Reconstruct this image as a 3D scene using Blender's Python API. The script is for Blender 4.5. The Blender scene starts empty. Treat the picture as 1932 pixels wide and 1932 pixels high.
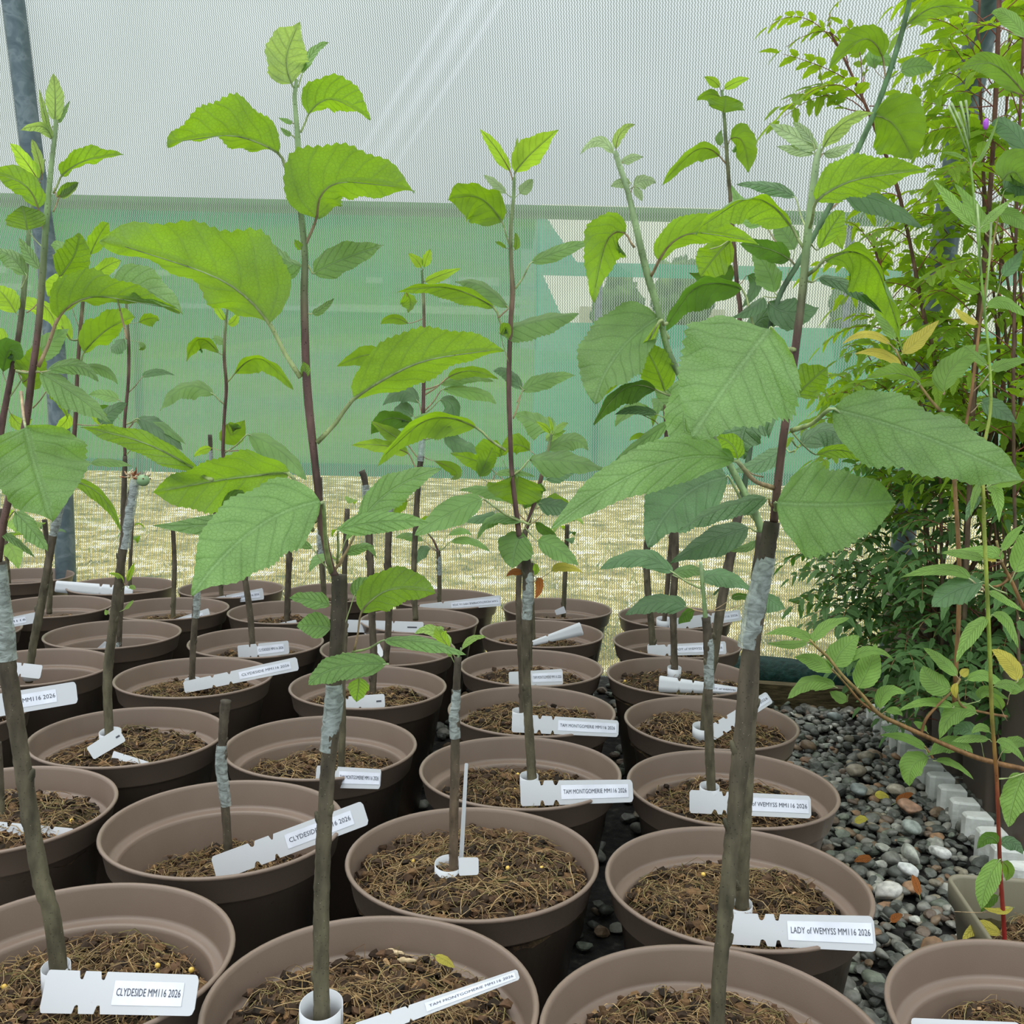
import bpy, math, random
import numpy as np
from mathutils import Vector, Matrix, noise as mnoise

# ------------------------------------------------------------------ camera, world, sun
F=1868.05; PIT=math.radians(5.75467); ROLL=math.radians(1.28418); CZ=0.75
cp,sp=math.cos(PIT),math.sin(PIT); cr,sr=math.cos(ROLL),math.sin(ROLL)
scn=bpy.context.scene
COL=scn.collection
cd=bpy.data.cameras.new('camera'); cam=bpy.data.objects.new('camera',cd); COL.objects.link(cam)
cd.sensor_width=36; cd.sensor_fit='HORIZONTAL'; cd.lens=F/1932*36; cd.clip_start=.02; cd.clip_end=200
cam.matrix_world=Matrix.Translation((0,0,CZ))@Matrix.Rotation(math.pi/2-PIT,4,'X')@Matrix.Rotation(ROLL,4,'Z')
scn.camera=cam
scn.view_settings.view_transform='Standard'; scn.view_settings.look='None'
scn.view_settings.gamma=1; scn.view_settings.use_curve_mapping=False
scn.view_settings.exposure=0.0

world=bpy.data.worlds.new('overcast_sky'); scn.world=world; world.use_nodes=True
wn=world.node_tree; wn.nodes.clear()
def wN(t,**k):
    n=wn.nodes.new(t)
    for a,b in k.items(): setattr(n,a,b)
    return n
wo=wN('ShaderNodeOutputWorld'); wb=wN('ShaderNodeBackground'); wt=wN('ShaderNodeTexCoord'); wsx=wN('ShaderNodeSeparateXYZ')
wr=wN('ShaderNodeValToRGB'); wnz=wN('ShaderNodeTexNoise'); wmx=wN('ShaderNodeMixRGB',blend_type='MULTIPLY')
wn.links.new(wt.outputs['Generated'],wsx.inputs[0]); wn.links.new(wsx.outputs['Z'],wr.inputs[0])
wr.color_ramp.elements[0].position=0.0; wr.color_ramp.elements[0].color=(.60,.66,.66,1)
wr.color_ramp.elements[1].position=1.0; wr.color_ramp.elements[1].color=(2.0,2.05,2.05,1)
e=wr.color_ramp.elements.new(.35); e.color=(.74,.82,.85,1)
wnz.inputs['Scale'].default_value=2.2; wnz.inputs['Detail'].default_value=3
wn.links.new(wt.outputs['Generated'],wnz.inputs['Vector'])
wr2=wN('ShaderNodeValToRGB'); wr2.color_ramp.elements[0].position=.35; wr2.color_ramp.elements[0].color=(.86,.88,.90,1)
wr2.color_ramp.elements[1].position=.65; wr2.color_ramp.elements[1].color=(1.05,1.05,1.04,1)
wn.links.new(wnz.outputs[0],wr2.inputs[0])
wmx.inputs[0].default_value=1; wn.links.new(wr.outputs[0],wmx.inputs[1]); wn.links.new(wr2.outputs[0],wmx.inputs[2])
# the overcast is brightest on the side behind the viewer
wmr=wN('ShaderNodeMapRange'); wn.links.new(wsx.outputs['Y'],wmr.inputs[0])
for i_,v_ in ((1,.25),(2,-.85),(3,1.0),(4,1.35)): wmr.inputs[i_].default_value=v_
wm2=wN('ShaderNodeMixRGB',blend_type='MULTIPLY'); wm2.inputs[0].default_value=1; wn.links.new(wmx.outputs[0],wm2.inputs[1]); wn.links.new(wmr.outputs[0],wm2.inputs[2])
wn.links.new(wm2.outputs[0],wb.inputs[0]); wb.inputs[1].default_value=1.15; wn.links.new(wb.outputs[0],wo.inputs[0])

sd=bpy.data.lights.new('sun','SUN'); sun=bpy.data.objects.new('sun',sd); COL.objects.link(sun)
sd.energy=1.5; sd.angle=math.radians(85); sd.color=(1,.98,.93)
sun.rotation_euler=Vector((.10,-.28,-1.0)).to_track_quat('-Z','Y').to_euler()

# ------------------------------------------------------------------ helpers
R=np.array
def ray(x,y):
    a,b=x-966,y-966
    px=a*cr+b*sr; py=-a*sr+b*cr
    u=-py/F
    return R([px/F, cp+u*sp, -sp+u*cp])
def WY(x,y,Y):
    r=ray(x,y); p=r*(Y/r[1]); p[2]+=CZ; return p
def onZ(x,y,z):
    r=ray(x,y); p=r*((z-CZ)/r[2]); p[2]+=CZ; return p
CAMR=R(cam.matrix_world.to_3x3().col[0]); CAMU=R(cam.matrix_world.to_3x3().col[1])
def nrm(v):
    v=R(v,float); return v/max(1e-9,np.linalg.norm(v))

def link(o,parent=None):
    COL.objects.link(o)
    if parent is not None: o.parent=parent
    return o
def tag(o,label,cat,group=None,kind=None):
    if label: o['label']=label
    if cat: o['category']=cat
    if group: o['group']=group
    if kind: o['kind']=kind
    return o
def root(name,loc,label,cat,group=None):
    o=bpy.data.objects.new(name,None); o.location=tuple(loc); o.empty_display_size=.05; link(o)
    return tag(o,label,cat,group)
def rootloc(p):
    l=np.zeros(3)
    while p is not None:
        l+=R(p.location); p=p.parent
    return l
def mk(name,V,Fc,mats,parent=None,smooth=True,uv=None,col=None,mi=None,thick=None):
    V=np.asarray(V,float)
    if parent is not None: V=V-rootloc(parent)
    me=bpy.data.meshes.new(name); me.from_pydata(V.tolist(),[],[tuple(int(i) for i in f) for f in Fc])
    if not isinstance(mats,(list,tuple)): mats=[mats]
    for m in mats: me.materials.append(m)
    if smooth: me.polygons.foreach_set('use_smooth',[True]*len(me.polygons))
    if mi is not None: me.polygons.foreach_set('material_index',[int(i) for i in mi])
    if uv is not None:
        l=me.uv_layers.new(name='UVMap'); idx=np.zeros(len(me.loops),int); me.loops.foreach_get('vertex_index',idx)
        l.data.foreach_set('uv',np.asarray(uv,np.float32)[idx].ravel())
    if col is not None:
        c=me.color_attributes.new('Col','FLOAT_COLOR','POINT'); cc=np.ones((len(V),4),np.float32); cc[:,:3]=col
        c.data.foreach_set('color',cc.ravel())
    me.update()
    o=bpy.data.objects.new(name,me); link(o,parent)
    if thick:
        m=o.modifiers.new('thickness','SOLIDIFY'); m.thickness=thick; m.offset=0
    return o

class G:   # geometry accumulator
    def __init__(s): s.v=[]; s.f=[]; s.uv=[]; s.c=[]; s.m=[]; s.n=0
    def add(s,V,Fc,uv=None,col=None,m=0):
        V=np.asarray(V,float); k=len(V)
        s.v.append(V); s.f+= [tuple(i+s.n for i in f) for f in Fc]
        s.uv.append(np.zeros((k,2)) if uv is None else np.asarray(uv,float))
        s.c.append(np.ones((k,3))*.5 if col is None else np.broadcast_to(np.asarray(col,float),(k,3)))
        s.m+=[m]*len(Fc); s.n+=k
    def build(s,name,mats,parent=None,**k):
        return mk(name,np.concatenate(s.v),s.f,mats,parent,uv=np.concatenate(s.uv),col=np.concatenate(s.c),mi=s.m,**k)

def smoothpath(P,Rr,n):
    P=np.asarray(P,float); Rr=np.asarray(Rr,float)
    if len(P)<3:
        t=np.linspace(0,1,n)[:,None]; return P[0]*(1-t)+P[-1]*t, Rr[0]*(1-t[:,0])+Rr[-1]*t[:,0]
    d=np.r_[0,np.cumsum(np.linalg.norm(np.diff(P,axis=0),axis=1))]; d/=d[-1]
    out=[];ro=[]
    Q=np.vstack([2*P[0]-P[1],P,2*P[-1]-P[-2]])
    for t in np.linspace(0,1,n):
        i=min(len(P)-2,max(0,np.searchsorted(d,t,'right')-1)); u=(t-d[i])/max(1e-9,d[i+1]-d[i])
        a,b,c,e_=Q[i],Q[i+1],Q[i+2],Q[i+3]
        out.append(.5*((2*b)+(-a+c)*u+(2*a-5*b+4*c-e_)*u*u+(-a+3*b-3*c+e_)*u**3)); ro.append(Rr[i]*(1-u)+Rr[i+1]*u)
    return R(out),R(ro)
def tube(g,P,Rr,n=None,k=8,col=None,m=0,cap=True,lump=0,seed=0):
    """swept tube through points P with radii Rr"""
    P,Rr=smoothpath(P,Rr,n or max(4,len(P)*2))
    T=np.gradient(P,axis=0); T/=np.linalg.norm(T,axis=1)[:,None]+1e-12
    ref=R([1,0,0.]) if abs(T[0][0])<.8 else R([0,1,0.])
    N=np.cross(T,ref); N/=np.linalg.norm(N,axis=1)[:,None]+1e-12; B=np.cross(T,N)
    a=np.linspace(0,2*np.pi,k,endpoint=False)
    rr=Rr[:,None]*np.ones(k)
    if lump:
        rs=np.random.RandomState(seed); rr=rr*(1+lump*rs.randn(len(P),1)+lump*.6*rs.randn(len(P),k))
    V=P[:,None]+N[:,None]*(np.cos(a)*rr)[:,:,None]+B[:,None]*(np.sin(a)*rr)[:,:,None]
    n_=len(P); Fc=[(i*k+j,i*k+(j+1)%k,(i+1)*k+(j+1)%k,(i+1)*k+j) for i in range(n_-1) for j in range(k)]
    d=np.r_[0,np.cumsum(np.linalg.norm(np.diff(P,axis=0),axis=1))]
    uv=np.stack([np.repeat(a/6.283,n_).reshape(k,n_).T,np.repeat(d,k).reshape(n_,k)],-1).reshape(-1,2)
    if cap: Fc+= [tuple(range(k-1,-1,-1)),tuple((n_-1)*k+j for j in range(k))]
    cc=None
    if col is not None:
        col=np.asarray(col,float)
        if col.ndim==1: cc=np.broadcast_to(col,(n_*k,3))
        else:
            t=np.linspace(0,len(col)-1,n_); i=np.clip(t.astype(int),0,len(col)-2); u=(t-i)[:,None]
            cc=np.repeat(col[i]*(1-u)+col[i+1]*u,k,axis=0)
    g.add(V.reshape(-1,3),Fc,uv,cc,m)
def box(g,c,s,rz=0,col=None,m=0,bev=0):
    x,y,z=R(s)/2
    V=R([(-x,-y,-z),(x,-y,-z),(x,y,-z),(-x,y,-z),(-x,-y,z),(x,-y,z),(x,y,z),(-x,y,z)],float)
    ca,sa=math.cos(rz),math.sin(rz); V[:,:2]=V[:,:2]@R([[ca,sa],[-sa,ca]]); V+=R(c)
    g.add(V,[(3,2,1,0),(4,5,6,7),(0,1,5,4),(1,2,6,5),(2,3,7,6),(3,0,4,7)],None,col,m)

# ------------------------------------------------------------------ materials
class M_:
    def __init__(s,name):
        s.m=bpy.data.materials.new(name); s.m.use_nodes=True; s.t=s.m.node_tree; s.t.nodes.clear()
        s.out=s.n('ShaderNodeOutputMaterial')
    def n(s,t,ins=None,**k):
        x=s.t.nodes.new(t)
        for a,b in k.items(): setattr(x,a,b)
        if ins:
            for a,b in ins.items():
                if isinstance(b,bpy.types.NodeSocket): s.t.links.new(b,x.inputs[a])
                else: x.inputs[a].default_value=b
        return x
    def math(s,op,a,b=0.,c=None):
        d={0:a,1:b}
        if c is not None: d[2]=c
        return s.n('ShaderNodeMath',d,operation=op).outputs[0]
    def ramp(s,f,stops):
        r=s.n('ShaderNodeValToRGB',{0:f}); el=r.color_ramp.elements
        while len(el)<len(stops): el.new(.5)
        for e_,(p,c) in zip(el,stops):
            e_.position=p; e_.color=(c,c,c,1) if not hasattr(c,'__len__') else (*c,1)
        return r.outputs[0]
    def mix(s,f,a,b,bt='MIX'):
        return s.n('ShaderNodeMixRGB',{0:f,1:(*a,1) if isinstance(a,tuple) else a,2:(*b,1) if isinstance(b,tuple) else b},blend_type=bt).outputs[0]
    def surf(s,x): s.t.links.new(x,s.out.inputs[0]); return s.m
def principled(m,col,rough=.6,spec=.5,normal=None,**k):
    d={'Base Color':(*col,1) if isinstance(col,tuple) else col,'Roughness':rough,'Specular IOR Level':spec}
    if normal is not None: d['Normal']=normal
    d.update(k)
    return m.n('ShaderNodeBsdfPrincipled',d)

def mat_leaf(name,top,under,trans,amt=.5,rough=.5,spec=.35,veins=7,hairy=.0,blot=None):
    m=M_(name); uv=m.n('ShaderNodeUVMap').outputs[0]; sx=m.n('ShaderNodeSeparateXYZ',{0:uv})
    t,s_=sx.outputs[0],sx.outputs[1]
    geo=m.n('ShaderNodeNewGeometry'); oi=m.n('ShaderNodeObjectInfo'); tc=m.n('ShaderNodeTexCoord').outputs['Object']
    s_c=m.math('SUBTRACT',s_,.5); sa=m.math('MULTIPLY',m.math('ABSOLUTE',s_c),2.)
    # side veins curve towards the tip
    vp=m.math('SUBTRACT',m.math('SUBTRACT',t,m.math('MULTIPLY',sa,.20)),m.math('MULTIPLY',m.math('MULTIPLY',sa,sa),.07))
    vp=m.math('ADD',vp,m.math('MULTIPLY',m.n('ShaderNodeTexNoise',{'Vector':tc,'Scale':26.,'Detail':1.}).outputs[0],.085))
    vf=m.math('ABSOLUTE',m.math('SUBTRACT',m.math('FRACT',m.math('MULTIPLY',vp,float(veins))),.5))
    side=m.ramp(vf,[(0.,1.),(.045,.55),(.16,0.)])
    mid=m.ramp(sa,[(0.,1.),(.035,.9),(.09,0.)])
    vein=m.math('MAXIMUM',mid,m.math('MULTIPLY',side,.65))
    net=m.n('ShaderNodeTexVoronoi',{'Vector':tc,'Scale':330.},feature='DISTANCE_TO_EDGE').outputs[0]
    netr=m.ramp(net,[(0.,1.),(.12,0.)])
    nz=m.n('ShaderNodeTexNoise',{'Vector':tc,'Scale':30.,'Detail':4.}).outputs[0]
    nr=m.ramp(nz,[(.3,.82),(.7,1.14)])
    hs=m.math('ADD',.86,m.math('MULTIPLY',oi.outputs['Random'],.28))
    k=m.math('MULTIPLY',nr,hs)
    topc=m.mix(m.math('MULTIPLY',vein,.38),top,tuple(c*.62 for c in top))
    topc=m.mix(m.math('MULTIPLY',m.ramp(sa,[(0.,1.),(.012,.9),(.03,0.)]),.6),topc,tuple(min(1,c*1.2+.04) for c in top))
    topc=m.mix(m.math('MULTIPLY',netr,.09),topc,tuple(c*.72 for c in top))
    undc=m.mix(m.math('MULTIPLY',vein,.7),under,tuple(min(1,c*1.35+.03) for c in under))
    base=m.mix(geo.outputs['Backfacing'],topc,undc)
    trc=m.mix(m.math('MULTIPLY',vein,.62),trans,tuple(c*.45 for c in trans))
    trc=m.mix(m.math('MULTIPLY',netr,.25),trc,tuple(c*.7 for c in trans))
    if blot:
        bz=m.ramp(m.n('ShaderNodeTexNoise',{'Vector':tc,'Scale':9.,'Detail':2.}).outputs[0],[(.60,0.),(.68,1.)])
        base=m.mix(m.math('MULTIPLY',bz,.7),base,blot); trc=m.mix(m.math('MULTIPLY',bz,.7),trc,blot)
    kk=m.n('ShaderNodeCombineXYZ',{0:k,1:k,2:k}).outputs[0]
    base=m.mix(1.,base,kk,'MULTIPLY'); trc=m.mix(1.,trc,kk,'MULTIPLY')
    h=m.math('ADD',m.math('MULTIPLY',vein,-.35),m.math('ADD',m.math('MULTIPLY',netr,-.08),m.math('MULTIPLY',nz,1.)))
    bmp=m.n('ShaderNodeBump',{'Height':h,'Strength':.9,'Distance':.003}).outputs[0]
    p=principled(m,base,rough,spec,bmp)
    tr=m.n('ShaderNodeBsdfTranslucent',{0:trc,'Normal':bmp})
    mx=m.n('ShaderNodeMixShader',{0:amt,1:p.outputs[0],2:tr.outputs[0]})
    return m.surf(mx.outputs[0])
ML={}
ML['n']=mat_leaf('apple_leaf',(.185,.335,.11),(.26,.38,.13),(.31,.56,.003),.45,.5,.42)
ML['y']=mat_leaf('young_leaf',(.30,.47,.13),(.34,.48,.15),(.50,.80,.03),.5,.55,.3)
ML['p']=mat_leaf('downy_tip_leaf',(.38,.50,.27),(.36,.47,.22),(.42,.60,.10),.42,.75,.2)
ML['d']=mat_leaf('dark_leaf',(.105,.205,.085),(.16,.27,.08),(.13,.32,.01),.35,.45,.5)  # darker variant of the leaf: top, underside and transmitted colour all lowered
ML['b']=mat_leaf('withered_leaf',(.35,.12,.03),(.42,.16,.05),(.4,.12,.02),.3,.7,.2)
ML['g']=mat_leaf('yellowing_leaf',(.62,.55,.10),(.62,.52,.10),(.75,.60,.05),.4,.6,.25,12,blot=(.35,.42,.06))
ML['w']=mat_leaf('willow_leaf',(.215,.37,.085),(.30,.42,.17),(.32,.60,.03),.40,.5,.35,11)
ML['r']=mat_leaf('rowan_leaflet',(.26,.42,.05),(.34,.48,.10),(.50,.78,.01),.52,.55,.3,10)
ML['k']=mat_leaf('shaded_rowan_leaflet',(.14,.27,.09),(.2,.32,.12),(.12,.32,.02),.38,.5,.4,10)  # rowan leaflet with the shade of the lower thicket put into its colours

def mat_stem(name,rough=.7,spots=1.,spec=.3):
    m=M_(name); c=m.n('ShaderNodeVertexColor',layer_name='Col').outputs[0]; tc=m.n('ShaderNodeTexCoord').outputs['Object']
    mp=m.n('ShaderNodeMapping',{'Vector':tc,'Scale':(1,1,.35)}).outputs[0]
    nz=m.n('ShaderNodeTexNoise',{'Vector':mp,'Scale':90.,'Detail':4.}).outputs[0]
    k=m.ramp(nz,[(.3,.5),(.5,.95),(.72,1.5)])
    v=m.n('ShaderNodeTexVoronoi',{'Vector':tc,'Scale':330.}).outputs[0]
    sp_=m.ramp(v,[(0.,1.),(.10,1.),(.17,0.)])
    sel=m.ramp(m.n('ShaderNodeTexNoise',{'Vector':tc,'Scale':150.}).outputs[0],[(.52,0.),(.58,1.)])
    b=m.mix(1.,c,k,'MULTIPLY')
    b=m.mix(m.math('MULTIPLY',m.math('MULTIPLY',sp_,sel),spots*.8),b,(.42,.36,.27))
    bm=m.n('ShaderNodeBump',{'Height':m.math('ADD',nz,sp_),'Strength':.9,'Distance':.0016}).outputs[0]
    return m.surf(principled(m,b,rough,spec,bm).outputs[0])
BARK=mat_stem('apple_bark'); SHOOT=mat_stem('shoot_bark',.6,.5); HERB=mat_stem('green_stem',.5,0.)

def mat_pot(name,a,b,rough=.42):
    m=M_(name); tc=m.n('ShaderNodeTexCoord').outputs['Object']
    nz=m.n('ShaderNodeTexNoise',{'Vector':tc,'Scale':9.,'Detail':4.}).outputs[0]
    fine=m.n('ShaderNodeTexNoise',{'Vector':tc,'Scale':900.,'Detail':1.}).outputs[0]
    dirt=m.n('ShaderNodeTexNoise',{'Vector':tc,'Scale':140.,'Detail':5.,'Roughness':.7}).outputs[0]
    c=m.mix(m.ramp(nz,[(.3,0.),(.7,1.)]),a,b)
    c=m.mix(m.ramp(dirt,[(.70,0.),(.76,.75)]),c,(.05,.03,.02))
    bm=m.n('ShaderNodeBump',{'Height':fine,'Strength':.12,'Distance':.0006}).outputs[0]
    return m.surf(principled(m,c,m.ramp(nz,[(.3,rough-.05),(.7,rough+.12)]),.42,bm).outputs[0])
POT=mat_pot('taupe_plastic',(.18,.130,.100),(.21,.151,.117),.32)
POT2=mat_pot('olive_taupe_plastic',(.20,.18,.125),(.225,.20,.14))
POT3=mat_pot('brown_plastic',(.15,.115,.095),(.175,.135,.11),.5)

def mat_soil():
    m=M_('peat_compost'); tc=m.n('ShaderNodeTexCoord').outputs['Object']
    n1=m.n('ShaderNodeTexNoise',{'Vector':tc,'Scale':60.,'Detail':7.,'Roughness':.75}).outputs[0]
    n2=m.n('ShaderNodeTexNoise',{'Vector':tc,'Scale':14.,'Detail':3.}).outputs[0]
    c=m.ramp(n1,[(.3,(.012,.008,.006)),(.5,(.045,.028,.017)),(.62,(.10,.063,.034)),(.75,(.22,.145,.075))])
    c=m.mix(m.ramp(n2,[(.45,0.),(.7,.5)]),c,(.085,.085,.03))
    bm=m.n('ShaderNodeBump',{'Height':n1,'Strength':1.,'Distance':.008}).outputs[0]
    return m.surf(principled(m,c,.9,.15,bm).outputs[0])
SOIL=mat_soil()
def mat_vc(name,rough=.8,spec=.2,nscale=200.,lo=.7,hi=1.25,bump=.4,dist=.001):
    m=M_(name); c=m.n('ShaderNodeVertexColor',layer_name='Col').outputs[0]; tc=m.n('ShaderNodeTexCoord').outputs['Object']
    nz=m.n('ShaderNodeTexNoise',{'Vector':tc,'Scale':nscale,'Detail':4.}).outputs[0]
    b=m.mix(1.,c,m.ramp(nz,[(.3,lo),(.7,hi)]),'MULTIPLY')
    bm=m.n('ShaderNodeBump',{'Height':nz,'Strength':bump,'Distance':dist}).outputs[0]
    return m.surf(principled(m,b,rough,spec,bm).outputs[0])
FIB=mat_vc('coir_fibre'); STONE=mat_vc('pebble_stone',.5,.45,90.,.6,1.35,.5,.002)
def mat_tag():
    m=M_('white_label_plastic'); tc=m.n('ShaderNodeTexCoord').outputs['Object']
    d=m.n('ShaderNodeTexNoise',{'Vector':tc,'Scale':160.,'Detail':5.,'Roughness':.7}).outputs[0]
    c=m.mix(m.ramp(d,[(.70,0.),(.75,.9)]),(.72,.74,.78),(.10,.06,.04))
    p=principled(m,c,.35,.5); tr=m.n('ShaderNodeBsdfTranslucent',{0:(.75,.77,.8,1)})
    return m.surf(m.n('ShaderNodeMixShader',{0:.25,1:p.outputs[0],2:tr.outputs[0]}).outputs[0])
TAG=mat_tag()
def mat_simple(name,c,rough=.5,spec=.5,metal=0.):
    m=M_(name); tc=m.n('ShaderNodeTexCoord').outputs['Object']
    nz=m.n('ShaderNodeTexNoise',{'Vector':tc,'Scale':25.,'Detail':4.}).outputs[0]
    b=m.mix(1.,(*c,),m.ramp(nz,[(.3,.88),(.7,1.1)]),'MULTIPLY')
    return m.surf(principled(m,b,rough,spec,**{'Metallic':metal}).outputs[0])
STICK=mat_simple('paper_sticker',(.74,.77,.87),.45); INK=mat_simple('black_ink',(.05,.055,.075),.5)
def mat_tape():
    m=M_('grafting_tape_film'); tc=m.n('ShaderNodeTexCoord').outputs['Object']
    mp=m.n('ShaderNodeMapping',{'Vector':tc,'Rotation':(.5,.3,0),'Scale':(1,1,2)}).outputs[0]
    nz=m.n('ShaderNodeTexNoise',{'Vector':mp,'Scale':70.,'Detail':4.,'Distortion':1.5}).outputs[0]
    bm=m.n('ShaderNodeBump',{'Height':nz,'Strength':.7,'Distance':.002}).outputs[0]
    p=principled(m,(.50,.56,.54),.22,.7,bm); t=m.n('ShaderNodeBsdfTransparent',{0:(.85,.9,.9,1)})
    return m.surf(m.n('ShaderNodeMixShader',{0:m.ramp(nz,[(.38,.30),(.64,.68)]),1:t.outputs[0],2:p.outputs[0]}).outputs[0])
TAPE=mat_tape()
def mat_galv():
    m=M_('galvanised_steel'); tc=m.n('ShaderNodeTexCoord').outputs['Object']
    v=m.n('ShaderNodeTexNoise',{'Vector':tc,'Scale':22.,'Detail':5.,'Distortion':1.}).outputs[0]
    c=m.ramp(v,[(.3,(.085,.12,.14)),(.5,(.13,.175,.195)),(.62,(.20,.25,.27)),(.72,(.10,.14,.16))])
    return m.surf(principled(m,c,.5,.5,**{'Metallic':.45}).outputs[0])
GALV=mat_galv()

def mat_net():
    m=M_('insect_netting'); uv=m.n('ShaderNodeUVMap').outputs[0]; sx=m.n('ShaderNodeSeparateXYZ',{0:uv}); u,v=sx.outputs[0],sx.outputs[1]
    zz=m.math('MULTIPLY',m.math('SINE',m.math('MULTIPLY',v,6.2832/.0078)),1.05)
    ph=m.math('ADD',m.math('MULTIPLY',u,6.2832/.0064),zz)
    thr=m.math('SINE',ph)
    a=m.ramp(m.math('ADD',m.math('MULTIPLY',thr,.5),.5),[(.36,.04),(.66,.86)])
    rows=m.math('MULTIPLY',m.math('ADD',m.math('SINE',m.math('MULTIPLY',v,6.2832/.0039)),1.),.05)
    a=m.math('ADD',a,rows)
    big=m.n('ShaderNodeTexNoise',{'Vector':uv,'Scale':2.1,'Detail':2.}).outputs[0]
    a=m.math('ADD',a,m.ramp(big,[(.35,-.0),(.7,.10)]))
    # two creases in the cloth running down to the left
    cre=None
    for off,w in ((0.,.034),(.075,.022),(-.07,.018)):
        d=m.math('ABSOLUTE',m.math('SUBTRACT',m.math('SUBTRACT',v,m.math('MULTIPLY',u,1.1)),2.30+off))
        mask=m.math('MULTIPLY',m.ramp(d,[(0.,1.),(w,0.)]),m.ramp(v,[(0.,0.),(1.,1.)]))
        cre=mask if cre is None else m.math('MAXIMUM',cre,mask)
    gate=m.math('MULTIPLY',m.ramp(m.math('MULTIPLY',v,.5),[(.62,0.),(.8,1.)]),.20)
    a=m.math('SUBTRACT',a,m.math('MULTIPLY',cre,gate))
    a=m.n('ShaderNodeClamp',{0:a}).outputs[0]
    d=m.n('ShaderNodeBsdfDiffuse',{0:(.26,.285,.265,1)}); t=m.n('ShaderNodeBsdfTranslucent',{0:(.40,.44,.42,1)})
    th=m.n('ShaderNodeMixShader',{0:.5,1:d.outputs[0],2:t.outputs[0]})
    tr=m.n('ShaderNodeBsdfTransparent')
    return m.surf(m.n('ShaderNodeMixShader',{0:a,1:tr.outputs[0],2:th.outputs[0]}).outputs[0])
NET=mat_net()

def mat_fence(name,c1,c2,alpha):
    m=M_(name); tc=m.n('ShaderNodeTexCoord').outputs['Object']
    mp=m.n('ShaderNodeMapping',{'Vector':tc,'Scale':(.35,1,3.)}).outputs[0]
    n1=m.n('ShaderNodeTexNoise',{'Vector':mp,'Scale':1.3,'Detail':3.}).outputs[0]
    c=m.mix(m.ramp(n1,[(.32,0.),(.68,1.)]),c1,c2)
    mp2=m.n('ShaderNodeMapping',{'Vector':tc,'Scale':(9,1,.15)}).outputs[0]
    n2=m.n('ShaderNodeTexNoise',{'Vector':mp2,'Scale':1.,'Detail':2.}).outputs[0]
    c=m.mix(m.ramp(n2,[(.55,0.),(.8,.4)]),c,tuple(min(1,x*1.35+.04) for x in c1))
    d=m.n('ShaderNodeBsdfDiffuse',{0:c}); t=m.n('ShaderNodeBsdfTranslucent',{0:c})
    th=m.n('ShaderNodeMixShader',{0:.6,1:d.outputs[0],2:t.outputs[0]}); tr=m.n('ShaderNodeBsdfTransparent')
    return m.surf(m.n('ShaderNodeMixShader',{0:alpha,1:tr.outputs[0],2:th.outputs[0]}).outputs[0])
FEN=mat_fence('green_windbreak_mesh',(.05,.40,.22),(.15,.48,.10),.60)
FEN2=mat_fence('teal_windbreak_mesh',(.05,.44,.32),(.14,.52,.30),.68)
FEN3=mat_fence('olive_top_band_mesh',(.14,.36,.14),(.22,.40,.18),.85)

def mat_grass():
    m=M_('dry_mown_grass'); tc=m.n('ShaderNodeTexCoord').outputs['Object']
    n1=m.n('ShaderNodeTexNoise',{'Vector':tc,'Scale':7.5,'Detail':6.,'Roughness':.74}).outputs[0]
    n2=m.n('ShaderNodeTexNoise',{'Vector':tc,'Scale':2.2,'Detail':3.}).outputs[0]
    c=m.ramp(n1,[(.36,(.09,.11,.03)),(.45,(.32,.27,.07)),(.53,(.58,.47,.16)),(.59,(1,.90,.60)),(.66,(1,1,.92))])
    c=m.mix(m.ramp(n2,[(.5,0.),(.72,.5)]),c,(.22,.27,.07))
    bm=m.n('ShaderNodeBump',{'Height':n1,'Strength':.8,'Distance':.03}).outputs[0]
    return m.surf(principled(m,c,.9,.1,bm).outputs[0])
GRASS=mat_grass()
def mat_noise(name,stops,scale,det=5,rough=.85,stretch=(1,1,1),bump=.5,dist=.01,spec=.2):
    m=M_(name); tc=m.n('ShaderNodeTexCoord').outputs['Object']
    mp=m.n('ShaderNodeMapping',{'Vector':tc,'Scale':stretch}).outputs[0]
    n1=m.n('ShaderNodeTexNoise',{'Vector':mp,'Scale':scale,'Detail':float(det)}).outputs[0]
    bm=m.n('ShaderNodeBump',{'Height':n1,'Strength':bump,'Distance':dist}).outputs[0]
    return m.surf(principled(m,m.ramp(n1,stops),rough,spec,bm).outputs[0])
GRAVBASE=mat_noise('gravel_dust',[(.3,(.012,.012,.012)),(.6,(.035,.034,.032)),(.75,(.09,.08,.07))],60.)
TIMBER=mat_noise('weathered_timber',[(.3,(.05,.04,.02)),(.6,(.13,.10,.05)),(.8,(.2,.16,.08))],18.,5,.8,(1,8,8))
SKIRT=mat_noise('dark_green_ground_cover',[(.3,(.004,.02,.016)),(.7,(.012,.05,.04))],60.,3,.6)
WHITEP=mat_noise('white_plastic',[(.3,(.55,.56,.52)),(.6,(.72,.74,.71)),(.8,(.8,.81,.8))],30.,4,.5,spec=.4)
WALLM=mat_noise('rendered_wall',[(.3,(.78,.76,.66)),(.7,(.9,.88,.8))],1.5,4,.8)
SHEDM=mat_noise('green_shed_cladding',[(.3,(.14,.24,.13)),(.7,(.22,.34,.18))],.8,4,.8,(1,1,6))
WINM=mat_noise('white_window_frame',[(.3,(.85,.86,.82)),(.7,(.95,.95,.92))],3.,2,.5)
HEDGE=mat_noise('hedge_foliage',[(.3,(.04,.10,.035)),(.6,(.10,.21,.06)),(.8,(.2,.34,.1))],6.,6,.9)
PELLET=mat_simple('fertiliser_pellet',(.75,.50,.10),.35)
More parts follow.
